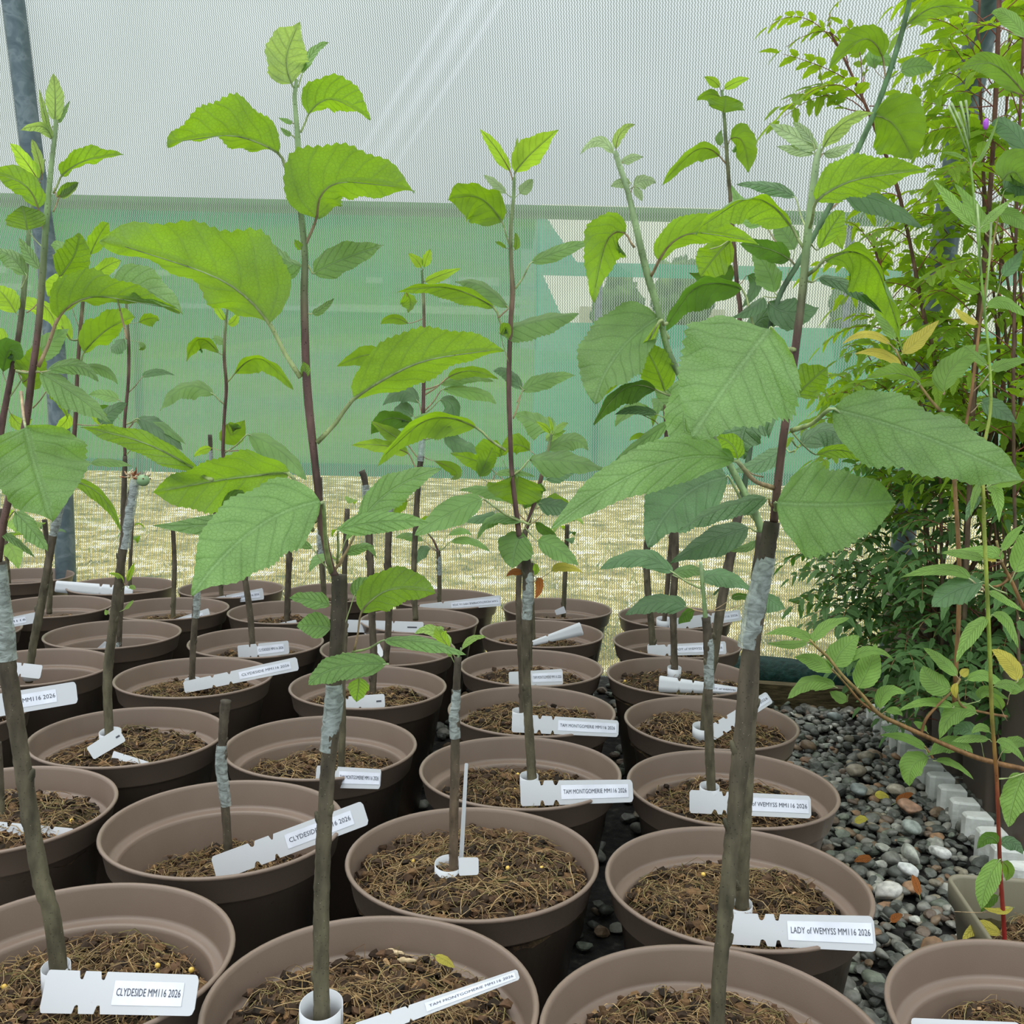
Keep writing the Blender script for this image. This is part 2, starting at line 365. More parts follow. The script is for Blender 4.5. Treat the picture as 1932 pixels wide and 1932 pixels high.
FRUIT=mat_simple('apple_fruitlet_skin',(.20,.33,.16),.35); DRY=mat_vc('dry_blossom',.8)
PETIOLE=(.33,.36,.14)

# ------------------------------------------------------------------ leaves
def prof(t,p,q):
    m=p/(p+q); return (np.maximum(t,0)**p*np.maximum(1-t,0)**q)/(m**p*(1-m)**q)
def leafcore(g,C,Lv,Rv,flip,rg,p=.55,q=.85,cup=.12,rip=.06,teeth=.06,nt=2):
    """C centres of the midrib, Lv/Rv half-blade vectors per row at full width"""
    n=len(C); t=np.linspace(0,1,n); f=prof(t,p,q); f[0]=.02; f[-1]=.0
    T=np.gradient(C,axis=0)
    S=[-1,-.86,-.58,-.3,0,.3,.58,.86,1]
    N=np.cross(Rv-Lv,T); N/=np.linalg.norm(N,axis=1)[:,None]+1e-12
    if flip: N=-N     # N = upper side of the blade
    W=(np.linalg.norm(Lv,axis=1)+np.linalg.norm(Rv,axis=1))/2
    ph=rg.uniform(0,6.28,4); V=[];UV=[]
    Tn=T/(np.linalg.norm(T,axis=1)[:,None]+1e-12)
    for i in range(n):
        tooth=teeth*(1 if i%nt==0 else -.25)*(1 if 1<i<n-1 else 0)
        for s in S:
            a=abs(s); k=f[i]*a
            if a==1: k=k*(1+tooth)
            v=(Lv[i] if s<0 else Rv[i])*k
            d=N[i]*W[i]*(-cup*(k*k) + rip*a*a*math.sin(t[i]*9+ph[0 if s<0 else 1])*f[i] + .5*rip*a*math.sin(t[i]*23+ph[2]+s*2))
            sh=Tn[i]*W[i]*(.10*k + (tooth*.6 if a==1 else 0))
            V.append(C[i]+v+d+sh*(1-t[i])); UV.append((t[i],.5+.5*s*min(1,f[i]*1.0+.0)))
    m=len(S)
    Fc=[(i*m+j,i*m+j+1,(i+1)*m+j+1,(i+1)*m+j) for i in range(n-1) for j in range(m-1)]
    if flip: Fc=[x[::-1] for x in Fc]
    g.add(V,Fc,UV,None,0)
def bez(P0,P1,P2,n):
    t=np.linspace(0,1,n)[:,None]; c=2*P1-(P0+P2)/2
    return (1-t)**2*P0+2*t*(1-t)*c+t*t*P2
LEAFCOUNT=[0]
def leafpx(parent,Y,s,name='leaf',defmat='n'):
    """traced leaf: 'mode ax ay bx by mx my tx ty aU aD [dy] [mat]' ; mode t = upper side seen, u = underside seen"""
    a=s.split(); mode=a[0]; mat=defmat
    if len(mode)>1: mat=mode[1]; mode=mode[0]
    v=[float(x) for x in a[1:]]; ax,ay,bx,by,mx,my,tx,ty,aU,aD=v[:10]; off=v[10] if len(v)>10 else 0
    LEAFCOUNT[0]+=1; rg=np.random.RandomState(LEAFCOUNT[0]*7+1)
    px=Y/F
    L=math.hypot(tx-bx,ty-by)
    k=.65 if mode=='t' else -.75
    def PT(x,y): return WY(x,y,Y+off+k*(by-y)*px)
    B,M,T=PT(bx,by),PT(mx,my),PT(tx,ty)
    n=int(np.clip(L/4.5,9,44)); C=bez(B,M,T,n)
    Tg=np.gradient(C,axis=0); vd=nrm(M-R([0,0,CZ]))
    # right-of-travel in the image plane
    side=np.cross(vd,Tg); side/=np.linalg.norm(side,axis=1)[:,None]+1e-12
    left=-side
    leftisU = (tx-bx)>0 or (tx==bx)
    W=max(abs(aU),abs(aD),4)*(1.18 if mode=='t' else 1.28)*px
    def vec(a,isU):
        h=a*px; d=math.sqrt(max(0,W*W-h*h))
        sgn=(1 if isU else -1)*(1 if mode=='t' else -1)
        return h,d*sgn
    hU,dU=vec(aU,True); hD,dD=vec(aD,False)
    if leftisU: Lv=left*hU+vd*dU; Rv=side*hD+vd*dD
    else: Lv=left*hD+vd*dD; Rv=side*hU+vd*dU
    g=G(); big=L*px
    leafcore(g,C,Lv,Rv,mode=='u',rg,p=rg.uniform(.48,.6),q=rg.uniform(.78,.95),cup=rg.uniform(.02,.12),rip=rg.uniform(.07,.15),teeth=rg.uniform(.035,.07) if mat not in 'wg' else .035)
    # petiole and midrib
    A=WY(ax,ay,Y); r=float(np.clip(L*px*.014,.0005,.0017))
    mid=(A+B)/2+R([0,0,-.05*np.linalg.norm(A-B)])
    pc=(.30,.36,.15) if rg.rand()<.6 else (.34,.24,.14)
    q_=.8; mc=(.33,.42,.2)
    if mode=='t':
        dn=nrm(C[1]-C[0]); tube(g,[A,mid,B-dn*r,C[min(n-1,2)]-R([0,0,r*1.2])],[r*1.25,r,r*.9,r*.2],12,6,col=[pc,pc,mc],m=1)
    else: tube(g,[A,mid,B,C[min(n-1,n//4)],C[n//2],C[int(n*.9)]],[r*1.25,r,r,r*.75*q_,r*.5*q_,r*.2],16,6,col=[pc,pc,mc,mc],m=1)
    return g.build(name,[ML[mat],HERB],parent)
def autoleaf(parent,P,az,L,rg,mat='n',w=.31,rise=.25,droop=.35,pet=.25,name='leaf',p=.55,q=.85,teeth=.06,gout=None,roll=None,n=None,ptw=1.):
    h=R([math.cos(az),math.sin(az),0.]); P=R(P)
    B=P+h*L*pet+R([0,0,1])*L*pet*.7
    M=B+h*L*.5+R([0,0,1])*L*rise*.5; T=B+h*L*.92+R([0,0,1])*L*(rise-droop)
    n=n or int(np.clip(L*200,8,26)); C=bez(B,M,T,n); Tg=np.gradient(C,axis=0)
    rt=np.cross(Tg,R([0,0,1.])); rt/=np.linalg.norm(rt,axis=1)[:,None]+1e-9; up=np.cross(rt,Tg); up/=np.linalg.norm(up,axis=1)[:,None]+1e-9
    ro=rg.normal(0,.35) if roll is None else roll; fo=rg.uniform(.05,.5); W=L*w*rg.uniform(.85,1.15)
    rt2=rt*math.cos(ro)+up*math.sin(ro); up2=-rt*math.sin(ro)+up*math.cos(ro)
    Rv=(rt2*math.cos(fo)+up2*math.sin(fo))*W; Lv=(-rt2*math.cos(fo)+up2*math.sin(fo))*W
    g=gout or G()
    leafcore(g,C,Lv,Rv,False,rg,p=p,q=q,cup=rg.uniform(0,.12),rip=rg.uniform(.04,.10),teeth=teeth)
    r=L*.013*ptw; tube(g,[P,(P+B)/2-R([0,0,L*pet*.12]),B,C[n//2],C[int(n*.9)]],[r*1.2,r,r,r*.5,r*.2],9,5,col=[PETIOLE,PETIOLE],m=1)
    if gout is None: return g.build(name,[ML[mat],HERB],parent)

# ------------------------------------------------------------------ setting
WS=-.165  # the wall runs y = 2.82 + WS*x
wn_=nrm((WS,-1,0)); wd=nrm((1,WS,0))
Lz=[(0,0),(.60,.018),(.84,.03),(1.15,.057),(1.457,.12),(1.85,.184),(2.3,.30),(2.7,.5)]
Rz=[(0,0),(.30,.04),(.467,.087),(.743,.16),(1.044,.267),(1.27,.351),(1.436,.418),(1.61,.53),(2.0,.85),(2.3,1.2),(2.7,1.9)]
def cz(z,tab): return float(np.interp(z,[a for a,b in tab],[b for a,b in tab]))
LB=WY(140,1085,1); LB=ray(140,1085); LB=LB*(2.82/(LB[1]-WS*LB[0])); LB[2]=0
RB=ray(1680,1100); RB=RB*(2.82/(RB[1]-WS*RB[0])); RB[2]=0
uL=float(LB@wd); uR=float(RB@wd)
def wallpt(u,z,inset=0):
    f=min(1,max(0,(u-uL)/(uR-uL))); f=f*f*(3-2*f)
    b=R([0,2.82,0.])+wd*u; b=b- wd*float(R([0,2.82,0.])@wd)
    c=cz(z,Lz)*(1-f)+cz(z,Rz)*f
    return b+wn_*(c+inset)+R([0,0,z])
us=np.linspace(-2.6,2.4,81); zs=np.r_[np.linspace(0.0,2.6,53)]
V=[];UV=[]
for i,z in enumerate(zs):
    for u in us:
        p=wallpt(u,z); V.append(p+wn_*(.006*math.sin(u*5+z*3)+.004*math.sin(u*13-z*7)))
arc=np.r_[0,np.cumsum(np.hypot(np.diff(zs),np.diff([cz(z,Lz)*.5+cz(z,Rz)*.5 for z in zs])))]
for i in range(len(zs)):
    for u in us: UV.append((u,arc[i]))
nu=len(us)
Fq=[(i*nu+j,i*nu+j+1,(i+1)*nu+j+1,(i+1)*nu+j) for i in range(len(zs)-1) for j in range(nu-1)]
o=mk('wall_back',V,Fq,NET,uv=UV); tag(o,'white insect netting wall of the tunnel behind the pots','netting',None,'structure')

def hoop(B,tab,label):
    g=G(); z=np.linspace(-.05,2.6,30)
    P=[B+wn_*(cz(max(0,a),tab)+.036)+R([0,0,a]) for a in z]
    tube(g,P,[.030]*30,60,20)
    o=g.build('tunnel_hoop',GALV); tag(o,label,'pole','steel hoops of the tunnel'); return o
hoop(LB,Lz,'galvanised steel hoop at the left, behind the potted trees')
hoop(RB,Rz,'galvanised steel hoop at the right, rising behind the leafy rowan saplings')

g=G(); g.add([(-3,-.3,0),(3,-.3,0),(3,2.345,0),(-3,3.335,0)],[(0,1,2,3)])
o=g.build('floor',GRAVBASE,smooth=False); tag(o,'dark gravel floor inside the tunnel','floor',None,'structure')
SL=.018
def gz(y): return (y-2.8)*SL
g=G()
xs=np.linspace(-14,14,29); ys=np.r_[np.linspace(2.3,9,15),12,20,60]
V=[(x,y,-.004+gz(max(y,2.8))) for y in ys for x in xs]
g.add(V,[(i*29+j,i*29+j+1,(i+1)*29+j+1,(i+1)*29+j) for i in range(len(ys)-1) for j in range(28)])
o=g.build('ground',GRASS); tag(o,'dry straw-coloured mown grass outside the netting','grass',None,'structure')

rg=np.random.RandomState(77); g=G(); NB=26000
yy=2.98+rg.rand(NB)**1.6*5.0; xx=(rg.rand(NB)-.5)*1.25*yy; hh=rg.uniform(.012,.045,NB)*(1+.8*(rg.rand(NB)<.08)); aa=rg.uniform(0,6.28,NB); ln=rg.normal(0,1,(NB,2))*hh[:,None]*.9; ww=rg.uniform(.0012,.003,NB)
keep=yy>2.90+WS*xx+.03; idx=np.where(keep)[0]
Cg=R([(.60,.46,.17),(.90,.78,.44),(1,.97,.85),(.38,.36,.10),(.20,.28,.06),(.72,.57,.25)]); ci=rg.randint(0,6,NB)
ncl=R([mnoise.noise(Vector((x*1.6,y*1.6,0))) for x,y in zip(xx,yy)])
ci=np.where(ncl>.12,rg.choice([3,4,4,0],NB),ci)
wx,wy=np.cos(aa)*ww,np.sin(aa)*ww; z0=gz(yy)-.004
Vb=np.stack([np.stack([xx-wx,yy-wy,z0],1),np.stack([xx+wx,yy+wy,z0],1),np.stack([xx+wx*.6+ln[:,0]*.5,yy+wy*.6+ln[:,1]*.5,z0+hh*.6],1),np.stack([xx-wx*.6+ln[:,0]*.5,yy-wy*.6+ln[:,1]*.5,z0+hh*.6],1),np.stack([xx+ln[:,0],yy+ln[:,1],z0+hh*.8],1)],1)[idx]
k_=len(idx); ar=np.arange(k_)*5
Fg=[f for a in ar for f in ((a,a+1,a+2,a+3),(a+3,a+2,a+4))]
g.add(Vb.reshape(-1,3),Fg,None,np.repeat(Cg[ci[idx]],5,axis=0)); o=g.build('dry_grass',FIB,smooth=False); tag(o,'dry straw-like grass stubble outside, right behind the netting','grass',None,'stuff')

# windbreak fence outside
FY=8.0
fr=root('windbreak_fence',(0,FY,gz(FY)),'green mesh windbreak fence standing outside beyond the netting','fence')
def quadpx(g,pts,Y,dy=0):
    V=[WY(x,y,Y) for x,y in pts]; g.add(V,[(0,1,2,3)])
def panel(name,polys,mat):
    g=G()
    for p in polys: quadpx(g,p,FY)
    return g.build(name,mat,fr,smooth=False,thick=.006)
def ft(x): return 378+.0178*x if True else 0   # tilt of level lines is handled by real 3D heights below
zt=WY(900,386,FY)[2]; zb=gz(FY)
def fx(x): return WY(x,600,FY)[0]
def zpx(y): return WY(966,y,FY)[2]
def rect(g,x0,x1,y0,y1,sl=0):
    a,b=fx(x0),fx(x1); z0,z1=zpx(y0),zpx(y1)
    V=[(a,FY,z1),(b,FY,z1),(b+sl,FY,z0),(a,FY,z0)]
    g.add(V,[(0,1,2,3)])
g=G(); rect(g,-900,2800,386,412); g.build('top_band',FEN3,fr,smooth=False,thick=.006)
g=G(); rect(g,-900,640,412,905); rect(g,640,1010,412,905); g.build('netting_panel',FEN,fr,smooth=False,thick=.006)
g=G(); rect(g,1010,1085,412,492,-.24); rect(g,1010,2800,492,518); rect(g,1010,1065,518,606,-.18); rect(g,1010,2800,606,905)
g.build('netting_panel',FEN2,fr,smooth=False,thick=.006)
g=G(); rect(g,-900,2800,882,905); g.build('bottom_hem',FEN2,fr,smooth=False,thick=.03)
for x in (255,1130,1600):
    g=G(); box(g,(fx(x),FY+.06,(zt+zb)/2),(.05,.05,zt-zb)); g.build('post',GALV,fr,smooth=False)
g=G(); box(g,(0,FY+.03,zpx(400)),(16,.04,.04)); g.build('rail',TIMBER,fr,smooth=False)

# beyond the fence: bank, hedge, shed, pale greenhouse
g=G(); rng=np.random.RandomState(4)
xs=np.linspace(-14,14,57)
V=[]
for j,(y,z) in enumerate([(10.5,.1),(12,.9),(13.5,1.6),(14.5,1.8),(17,1.7)]):
    for x in xs: V.append((x,y,z*(.9+.12*math.sin(x*.7+j))))
g.add(V,[(i*57+j,i*57+j+1,(i+1)*57+j+1,(i+1)*57+j) for i in range(4) for j in range(56)])
o=g.build('hill',mat_noise('bank_grass',[(.3,(.16,.26,.06)),(.7,(.32,.42,.12))],2.,5)); tag(o,'grassy bank rising outside beyond the windbreak fence','bank',None,'structure')
def blob(name,c,s,mat,label,cat,seed,group=None,n=24):
    g=G(); V=[];Fc=[]
    for i in range(n+1):
        th=math.pi*i/n
        for j in range(n*2):
            ph=math.pi*j/n
            d=R([math.sin(th)*math.cos(ph),math.sin(th)*math.sin(ph),math.cos(th)])
            k=1+.28*mnoise.noise(Vector(d*2.5+seed))+.16*mnoise.noise(Vector(d*7+seed))+.08*mnoise.noise(Vector(d*16+seed))
            V.append(R(c)+d*R(s)*k)
    m=n*2
    g.add(V,[(i*m+j,(i+1)*m+j,(i+1)*m+(j+1)%m,i*m+(j+1)%m) for i in range(n) for j in range(m)])
    o=g.build(name,mat); tag(o,label,cat,group); return o
def P16(x,y,Y=16.): return WY(x,y,Y)
# shed with strips of white windows
sr_=root('garden_shed',(P16(500,640,15.)[0],15.,gz(15)),'long low green shed with strips of white windows, seen through the fence','shed')
g=G(); a=P16(-150,640,15.); b=P16(985,420,15.)
box(g,((a[0]+b[0])/2,16.,(1.2+b[2])/2),(b[0]-a[0],2,b[2]-1.2)); g.build('wall',SHEDM,sr_,smooth=False)
g=G(); box(g,((a[0]+b[0])/2,16.,b[2]+.04),(b[0]-a[0]+.4,2.5,.12)); g.build('roof',SHEDM,sr_,smooth=False)
for x0,x1,y0,y1 in ((-60,12,503,514),(-40,60,536,546),(205,240,506,518),(290,322,510,520),(690,722,524,534),(830,850,526,536),(864,942,524,538),(828,900,562,570),(905,1000,560,572),(600,1000,582,587),(330,600,578,581)):
    p=P16(x0,y1,14.95); q=P16(x1,y0,14.95)
    g=G(); box(g,((p[0]+q[0])/2,14.96,(p[2]+q[2])/2),(q[0]-p[0],.06,q[2]-p[2])); g.build('window',WINM,sr_,smooth=False)
gr=root('white_greenhouse',(P16(1400,650,14)[0],14.,gz(14)),'pale white gabled outbuilding seen past the gaps in the fence at right','building')
p=P16(1015,700,14.); q=P16(2300,414,14.)
g=G(); x0,x1,zz0,zz1=p[0],q[0],1.0,q[2]
g.add([(x0,14,zz0),(x1,14,zz0),(x1,14,zz1),(x0,14,zz1),(x0,18,zz0),(x1,18,zz0),(x1,18,zz1),(x0,18,zz1)],[(0,1,2,3),(1,5,6,2),(5,4,7,6),(4,0,3,7),(3,2,6,7)])
g.build('wall',WALLM,gr,smooth=False)
g=G(); box(g,(P16(1230,640,13.9)[0],13.95,P16(1230,605,13.9)[2]),(2.0,.08,.35)); g.build('lower_cladding',mat_simple('ochre_cladding',(.50,.50,.34),.8),gr,smooth=False)
blob('shrub',P16(1165,600,12.8),(.32,.25,.55),HEDGE,'dark rounded shrub against the pale outbuilding, seen through the netting','shrub',3.)
blob('shrub',P16(1285,575,12.2),(.36,.25,.5),HEDGE,'broad shrub right of the dark rounded one, against the pale outbuilding','shrub',8.)
blob('shrub',P16(1600,600,12.6),(.22,.2,.6),HEDGE,'narrow upright shrub beyond the fence, behind the rowan saplings','shrub',13.)

# ground skirt, timber board
g=G(); P=[wallpt(u,.05,.075) for u in np.linspace(.10,1.6,16)]; tube(g,P,[.055]*16,30,14,lump=.03)
o=g.build('rolled_ground_cover',SKIRT); tag(o,'dark green rolled ground cover along the foot of the netting','fabric roll')
g=G(); c=wallpt(.86,.04,.19); box(g,(c[0],c[1],.03),(1.5,.035,.075),math.atan2(wd[1],wd[0]))
o=g.build('timber_edging_board',TIMBER,smooth=False); tag(o,'weathered timber board edging the gravel in front of the green roll','board')

g=G(); g.add([wallpt(-.1,.006,-.02)+R([0,0,.0]),wallpt(1.7,.006,-.02),wallpt(1.7,.004,-.20),wallpt(-.1,.004,-.20)],[(0,1,2,3)])
o=g.build('ground_cover_strip',SKIRT,smooth=False,thick=.004); tag(o,'dark green fabric strip on the ground outside, along the foot of the netting','fabric strip')
# ------------------------------------------------------------------ gravel
rng=np.random.RandomState(11)
t=(1+5**.5)/2
ICO=R([(-1,t,0),(1,t,0),(-1,-t,0),(1,-t,0),(0,-1,t),(0,1,t),(0,-1,-t),(0,1,-t),(t,0,-1),(t,0,1),(-t,0,-1),(-t,0,1)],float); ICO/=np.linalg.norm(ICO[0])
ICOF=[(0,11,5),(0,5,1),(0,1,7),(0,7,10),(0,10,11),(1,5,9),(5,11,4),(11,10,2),(10,7,6),(7,1,8),(3,9,4),(3,4,2),(3,2,6),(3,6,8),(3,8,9),(4,9,5),(2,4,11),(6,2,10),(8,6,7),(9,8,1)]
def subdiv(V,Fc):
    V=[tuple(v) for v in V]; c={}
    def mid(a,b):
        k=(min(a,b),max(a,b))
        if k not in c:
            p=(R(V[a])+R(V[b]))/2; p/=np.linalg.norm(p); c[k]=len(V); V.append(tuple(p))
        return c[k]
    o=[]
    for a,b,d in Fc:
        x,y,z=mid(a,b),mid(b,d),mid(d,a); o+=[(a,x,z),(b,y,x),(d,z,y),(x,y,z)]
    return R(V),o
I2,I2F=subdiv(ICO,ICOF)
I3,I3F=subdiv(I2,I2F)
STC=R([(.10,.105,.09),(.14,.145,.125),(.19,.19,.165),(.075,.08,.07),(.25,.245,.21),(.21,.145,.09),(.27,.16,.09),(.15,.11,.08),(.42,.42,.37),(.16,.18,.14),(.26,.23,.17)])
def rot(rng):
    q=rng.randn(4); q/=np.linalg.norm(q); w,x,y,z=q
    return R([[1-2*(y*y+z*z),2*(x*y-z*w),2*(x*z+y*w)],[2*(x*y+z*w),1-2*(x*x+z*z),2*(y*z-x*w)],[2*(x*z-y*w),2*(y*z+x*w),1-2*(x*x+y*y)]])
def pebble(rng,s):
    V=I2.copy()
    for _ in range(6):
        d=rng.randn(3); d/=np.linalg.norm(d); h=rng.uniform(.55,.85); k=V@d
        V=V-np.outer(np.maximum(0,k-h)*.9,d)
    V=V*R([1,rng.uniform(.6,.9),rng.uniform(.38,.65)])*s
    return V@Matrix_tilt(rng)
def Matrix_tilt(rng):
    a=rng.uniform(0,6.28); b=rng.normal(0,.28); ca,sa,cb,sb=math.cos(a),math.sin(a),math.cos(b),math.sin(b)
    return R([[ca,sa,0],[-sa,ca,0],[0,0,1]])@R([[cb,0,sb],[0,1,0],[-sb,0,cb]])
LIB=[pebble(rng,1.) for _ in range(40)]
g=G()
def scatter(n,x0,x1,y0,y1,smin,smax,zz):
    for _ in range(n):
        s=rng.uniform(smin,smax)*(1+.5*(rng.rand()<.1)); x,y=rng.uniform(x0,x1),rng.uniform(y0,y1)
        if y>2.72+WS*x: continue
        V=LIB[rng.randint(40)]*s*rng.choice([-1,1],3)
        if np.linalg.det(np.diag(rng.choice([1,1,1],3)))<0: pass
        c=STC[rng.choice(len(STC),p=R([5,5,4,5,2,1.6,.9,2,1.1,3,1.5])/31.1)]*rng.uniform(.75,1.25)
        g.add(V+R([x,y,zz+s*.35+rng.uniform(0,.008)]),I2F,None,c)
scatter(3600,.32,1.15,.75,2.65,.008,.017,.0)
scatter(2000,.32,1.0,.8,2.6,.007,.015,.010)
scatter(1500,1.15,1.6,.75,2.5,.009,.017,.003)
scatter(1400,-1.2,.4,.6,2.7,.010,.018,.0)
o=g.build('gravel',STONE); rg_=np.random.RandomState(8); o.data.polygons.foreach_set('use_smooth',np.repeat(rg_.rand(g.n//42)<.45,80)); tag(o,'grey and brown river gravel covering the tunnel floor','gravel',None,'stuff')
GRAV_TOP=.02
def bigstone(px,py,s,c,label,sq=.6,seed=1):
    rg=np.random.RandomState(seed); V=I3.copy()
    for _ in range(9):
        d=rg.randn(3); d/=np.linalg.norm(d); V=V-np.outer(np.maximum(0,V@d-rg.uniform(.6,.88))*.9,d)
    p=onZ(px,py,.03); V=V*R([s,s*.75,s*sq])@Matrix_tilt(rg)+p
    g=G(); g.add(V,I3F,None,c); o=g.build('pebble',STONE); tag(o,label,'stone','large loose stones on the gravel')
for i,(x,y,s,c,l) in enumerate([(1712,1640,.021,(.62,.63,.62),'white angular quartz stone right of the big green pebble group, below the white mat teeth'),
    (1717,1610,.026,(.42,.43,.38),'long pale speckled pebble lying just left of the bright quartz stone'),
    (1772,1608,.020,(.66,.66,.64),'small bright quartz stone beside the white mat teeth'),
    (1673,1680,.024,(.50,.49,.45),'pale round stone touching the rim of the big right-hand pot'),
    (1690,1490,.022,(.40,.36,.28),'cream stone in the middle of the gravel path'),
    (1616,1455,.028,(.30,.26,.20),'large flat tan stone near the back of the gravel path'),
    (1720,1560,.024,(.34,.38,.35),'long grey-green bone-shaped pebble in mid gravel'),
    (1622,1490,.022,(.22,.25,.24),'grey angular stone beside the cream stone'),
    (1716,1522,.026,(.34,.20,.13),'flat rusty brown stone beside the white mat teeth'),
    (1577,1352,.024,(.30,.34,.33),'pale grey-green stone at the far end of the gravel, near the timber board')]):
    bigstone(x,y,s,c,l,.5,i+3)

for i,(x,y,dx,dy,m_,l) in enumerate([(1690,1515,34,-18,'b','rusty fallen leaf on the gravel beside the white mat teeth'),(1735,1690,-14,-40,'b','curled brown fallen leaf between the pebbles, left of the olive pot'),(1645,1620,-34,6,'b','dark brown fallen leaf on the gravel near the largest right-hand pot rim'),(1612,1552,26,-6,'g','yellow fallen leaf on the gravel in mid path'),(1650,1500,28,6,'g','yellow fallen leaf below the cream stone'),(1680,1740,24,-14,'b','orange-brown fallen leaf low on the gravel by the lower right pot')]):
    p=onZ(x,y,.03); o=leafpx(None,p[1],'t%s %d %d %d %d %d %d %d %d 8 7'%(m_,x-dx*.2,y-dy*.2,x,y,x+dx*.5,y+dy*.5-3,x+dx,y+dy),'fallen_leaf'); tag(o,l,'leaf','fallen leaves on the gravel')
# ------------------------------------------------------------------ pots
PR=.1445; PH=.236; RIMZ=CZ-.508983
def lathe(g,prof,c=(0,0,0),k=72,m=0):
    a=np.linspace(0,2*np.pi,k,endpoint=False); n=len(prof)
    V=R([[r*np.cos(a),r*np.sin(a),np.full(k,z)] for r,z in prof]).transpose(0,2,1).reshape(-1,3)+R(c)
    g.add(V,[(i*k+j,(i+1)*k+j,(i+1)*k+(j+1)%k,i*k+(j+1)%k) for i in range(n-1) for j in range(k)],None,None,m)
def pot_profile():
    r=PR; p=[(0.0,-PH),(.090,-PH),(.096,-PH+.004),(r-.017,-.037),(r-.0115,-.035),(r-.0092,-.032),(r-.0035,-.004),
       (r-.0012,-.0028),(r,-.0008),(r-.0008,.0012),(r-.0035,.0016),(r-.0052,.0004),(r-.0062,-.003),(r-.0096,-.0300),
       (r-.0102,-.0322),(r-.0120,-.0336),(r-.0172,-.0348),(r-.0198,-.0354),(r-.0213,-.0368),(r-.0222,-.0400),(r-.038,-.115),(r-.060,-.226),(0,-.228)]
    return p
pg=G(); lathe(pg,pot_profile())
POTMESH=None
def soil_r(dep): return float(np.interp(dep,[.0,.030,.0345,.043,.115,.2],[PR-.0075,PR-.0125,PR-.0205,PR-.0260,PR-.0395,PR-.055]))
def soilmesh(seed,rad,mx=26):
    k=64; V=[(0,0,.012)];Fc=[]
    for i in range(1,mx+1):
        r=rad*(i/mx)
        for j in range(k):
            a=6.2832*j/k; x,y=r*math.cos(a),r*math.sin(a)
            z=.010*mnoise.noise(Vector((x*18+seed,y*18,seed)))+.007*mnoise.noise(Vector((x*70,y*70,seed)))+.004*mnoise.noise(Vector((x*190,y*190,seed)))
            z+=.010*(1-(i/mx)**2)
            if i==mx: z=min(z,0)-.01
            V.append((x,y,z))
    Fc+=[(0,1+j,1+(j+1)%k) for j in range(k)]
    Fc+=[(1+(i-1)*k+j,1+i*k+j,1+i*k+(j+1)%k,1+(i-1)*k+(j+1)%k) for i in range(1,mx) for j in range(k)]
    return V,Fc
def soilz(x,y,seed,rad):
    q=min(1,math.hypot(x,y)/rad)
    return .010*mnoise.noise(Vector((x*18+seed,y*18,seed)))+.007*mnoise.noise(Vector((x*70,y*70,seed)))+.010*(1-q*q)
FC=R([(.36,.24,.11),(.44,.31,.16),(.26,.16,.08),(.18,.11,.055),(.34,.24,.11),(.24,.20,.08)])
CC=R([(.05,.03,.018),(.09,.05,.028),(.15,.085,.04),(.24,.14,.065),(.03,.02,.013),(.32,.20,.10)])
def debris(seed,rad,nf,nc,nb):
    rg=np.random.RandomState(int(seed*10)+50); g=G()
    def spot(k=.97):
        a=rg.uniform(0,6.28); r=rad*k*math.sqrt(rg.rand()); return r*math.cos(a),r*math.sin(a)
    for _ in range(nf):   # curved fibres
        x,y=spot(.95); a=rg.uniform(0,6.28); L=rg.uniform(.010,.045)*(1+.8*(rg.rand()<.12)); bend=rg.normal(0,1.6); w=rg.uniform(.0002,.00055)
        P=[];h0=rg.uniform(.002,.006); hm=rg.uniform(.0,.009)
        for q in np.linspace(0,1,5):
            P.append((x,y,soilz(x,y,seed,rad)+h0+hm*math.sin(q*3.14)))
            x+=math.cos(a)*L/4; y+=math.sin(a)*L/4; a+=bend/4
            if math.hypot(x,y)>rad*.985: a+=2.0
        if max(math.hypot(p[0],p[1]) for p in P)>rad*1.0: continue
        tube(g,P,[w]*5,5,3,col=FC[rg.randint(6)]*rg.uniform(.5,1.1),cap=False)
    for _ in range(nc):   # bark chips
        x,y=spot(.96); s=rg.uniform(.0012,.0040)*(1+1.2*(rg.rand()<.06)); z=soilz(x,y,seed,rad)+s*.4+.001
        V=R([(-1,-.35,-.15),(1,-.3,-.15),(.9,.4,-.1),(-1.1,.3,-.15),(-.9,-.3,.2),(.9,-.25,.15),(.8,.35,.2),(-1,.3,.1)])*s*R([1,rg.uniform(.5,1),1])
        g.add(V@rot(rg)*R([1,1,.6])+R([x,y,z]),[(3,2,1,0),(4,5,6,7),(0,1,5,4),(1,2,6,5),(2,3,7,6),(3,0,4,7)],None,CC[rg.randint(6)]*rg.uniform(.7,1.4))
    for _ in range(nb):   # crumbs
        x,y=spot(.98); s=rg.uniform(.002,.006); z=soilz(x,y,seed,rad)+s*.3+(.004 if rg.rand()<.2 else 0)
        g.add((ICO*(1+.3*rg.randn(12,1)))*s*R([1,1,.7])+R([x,y,z]),ICOF,None,CC[rg.choice([0,1,4,0,2])]*rg.uniform(.5,1.3))
    return g
POTPROTO=None; DEB={}
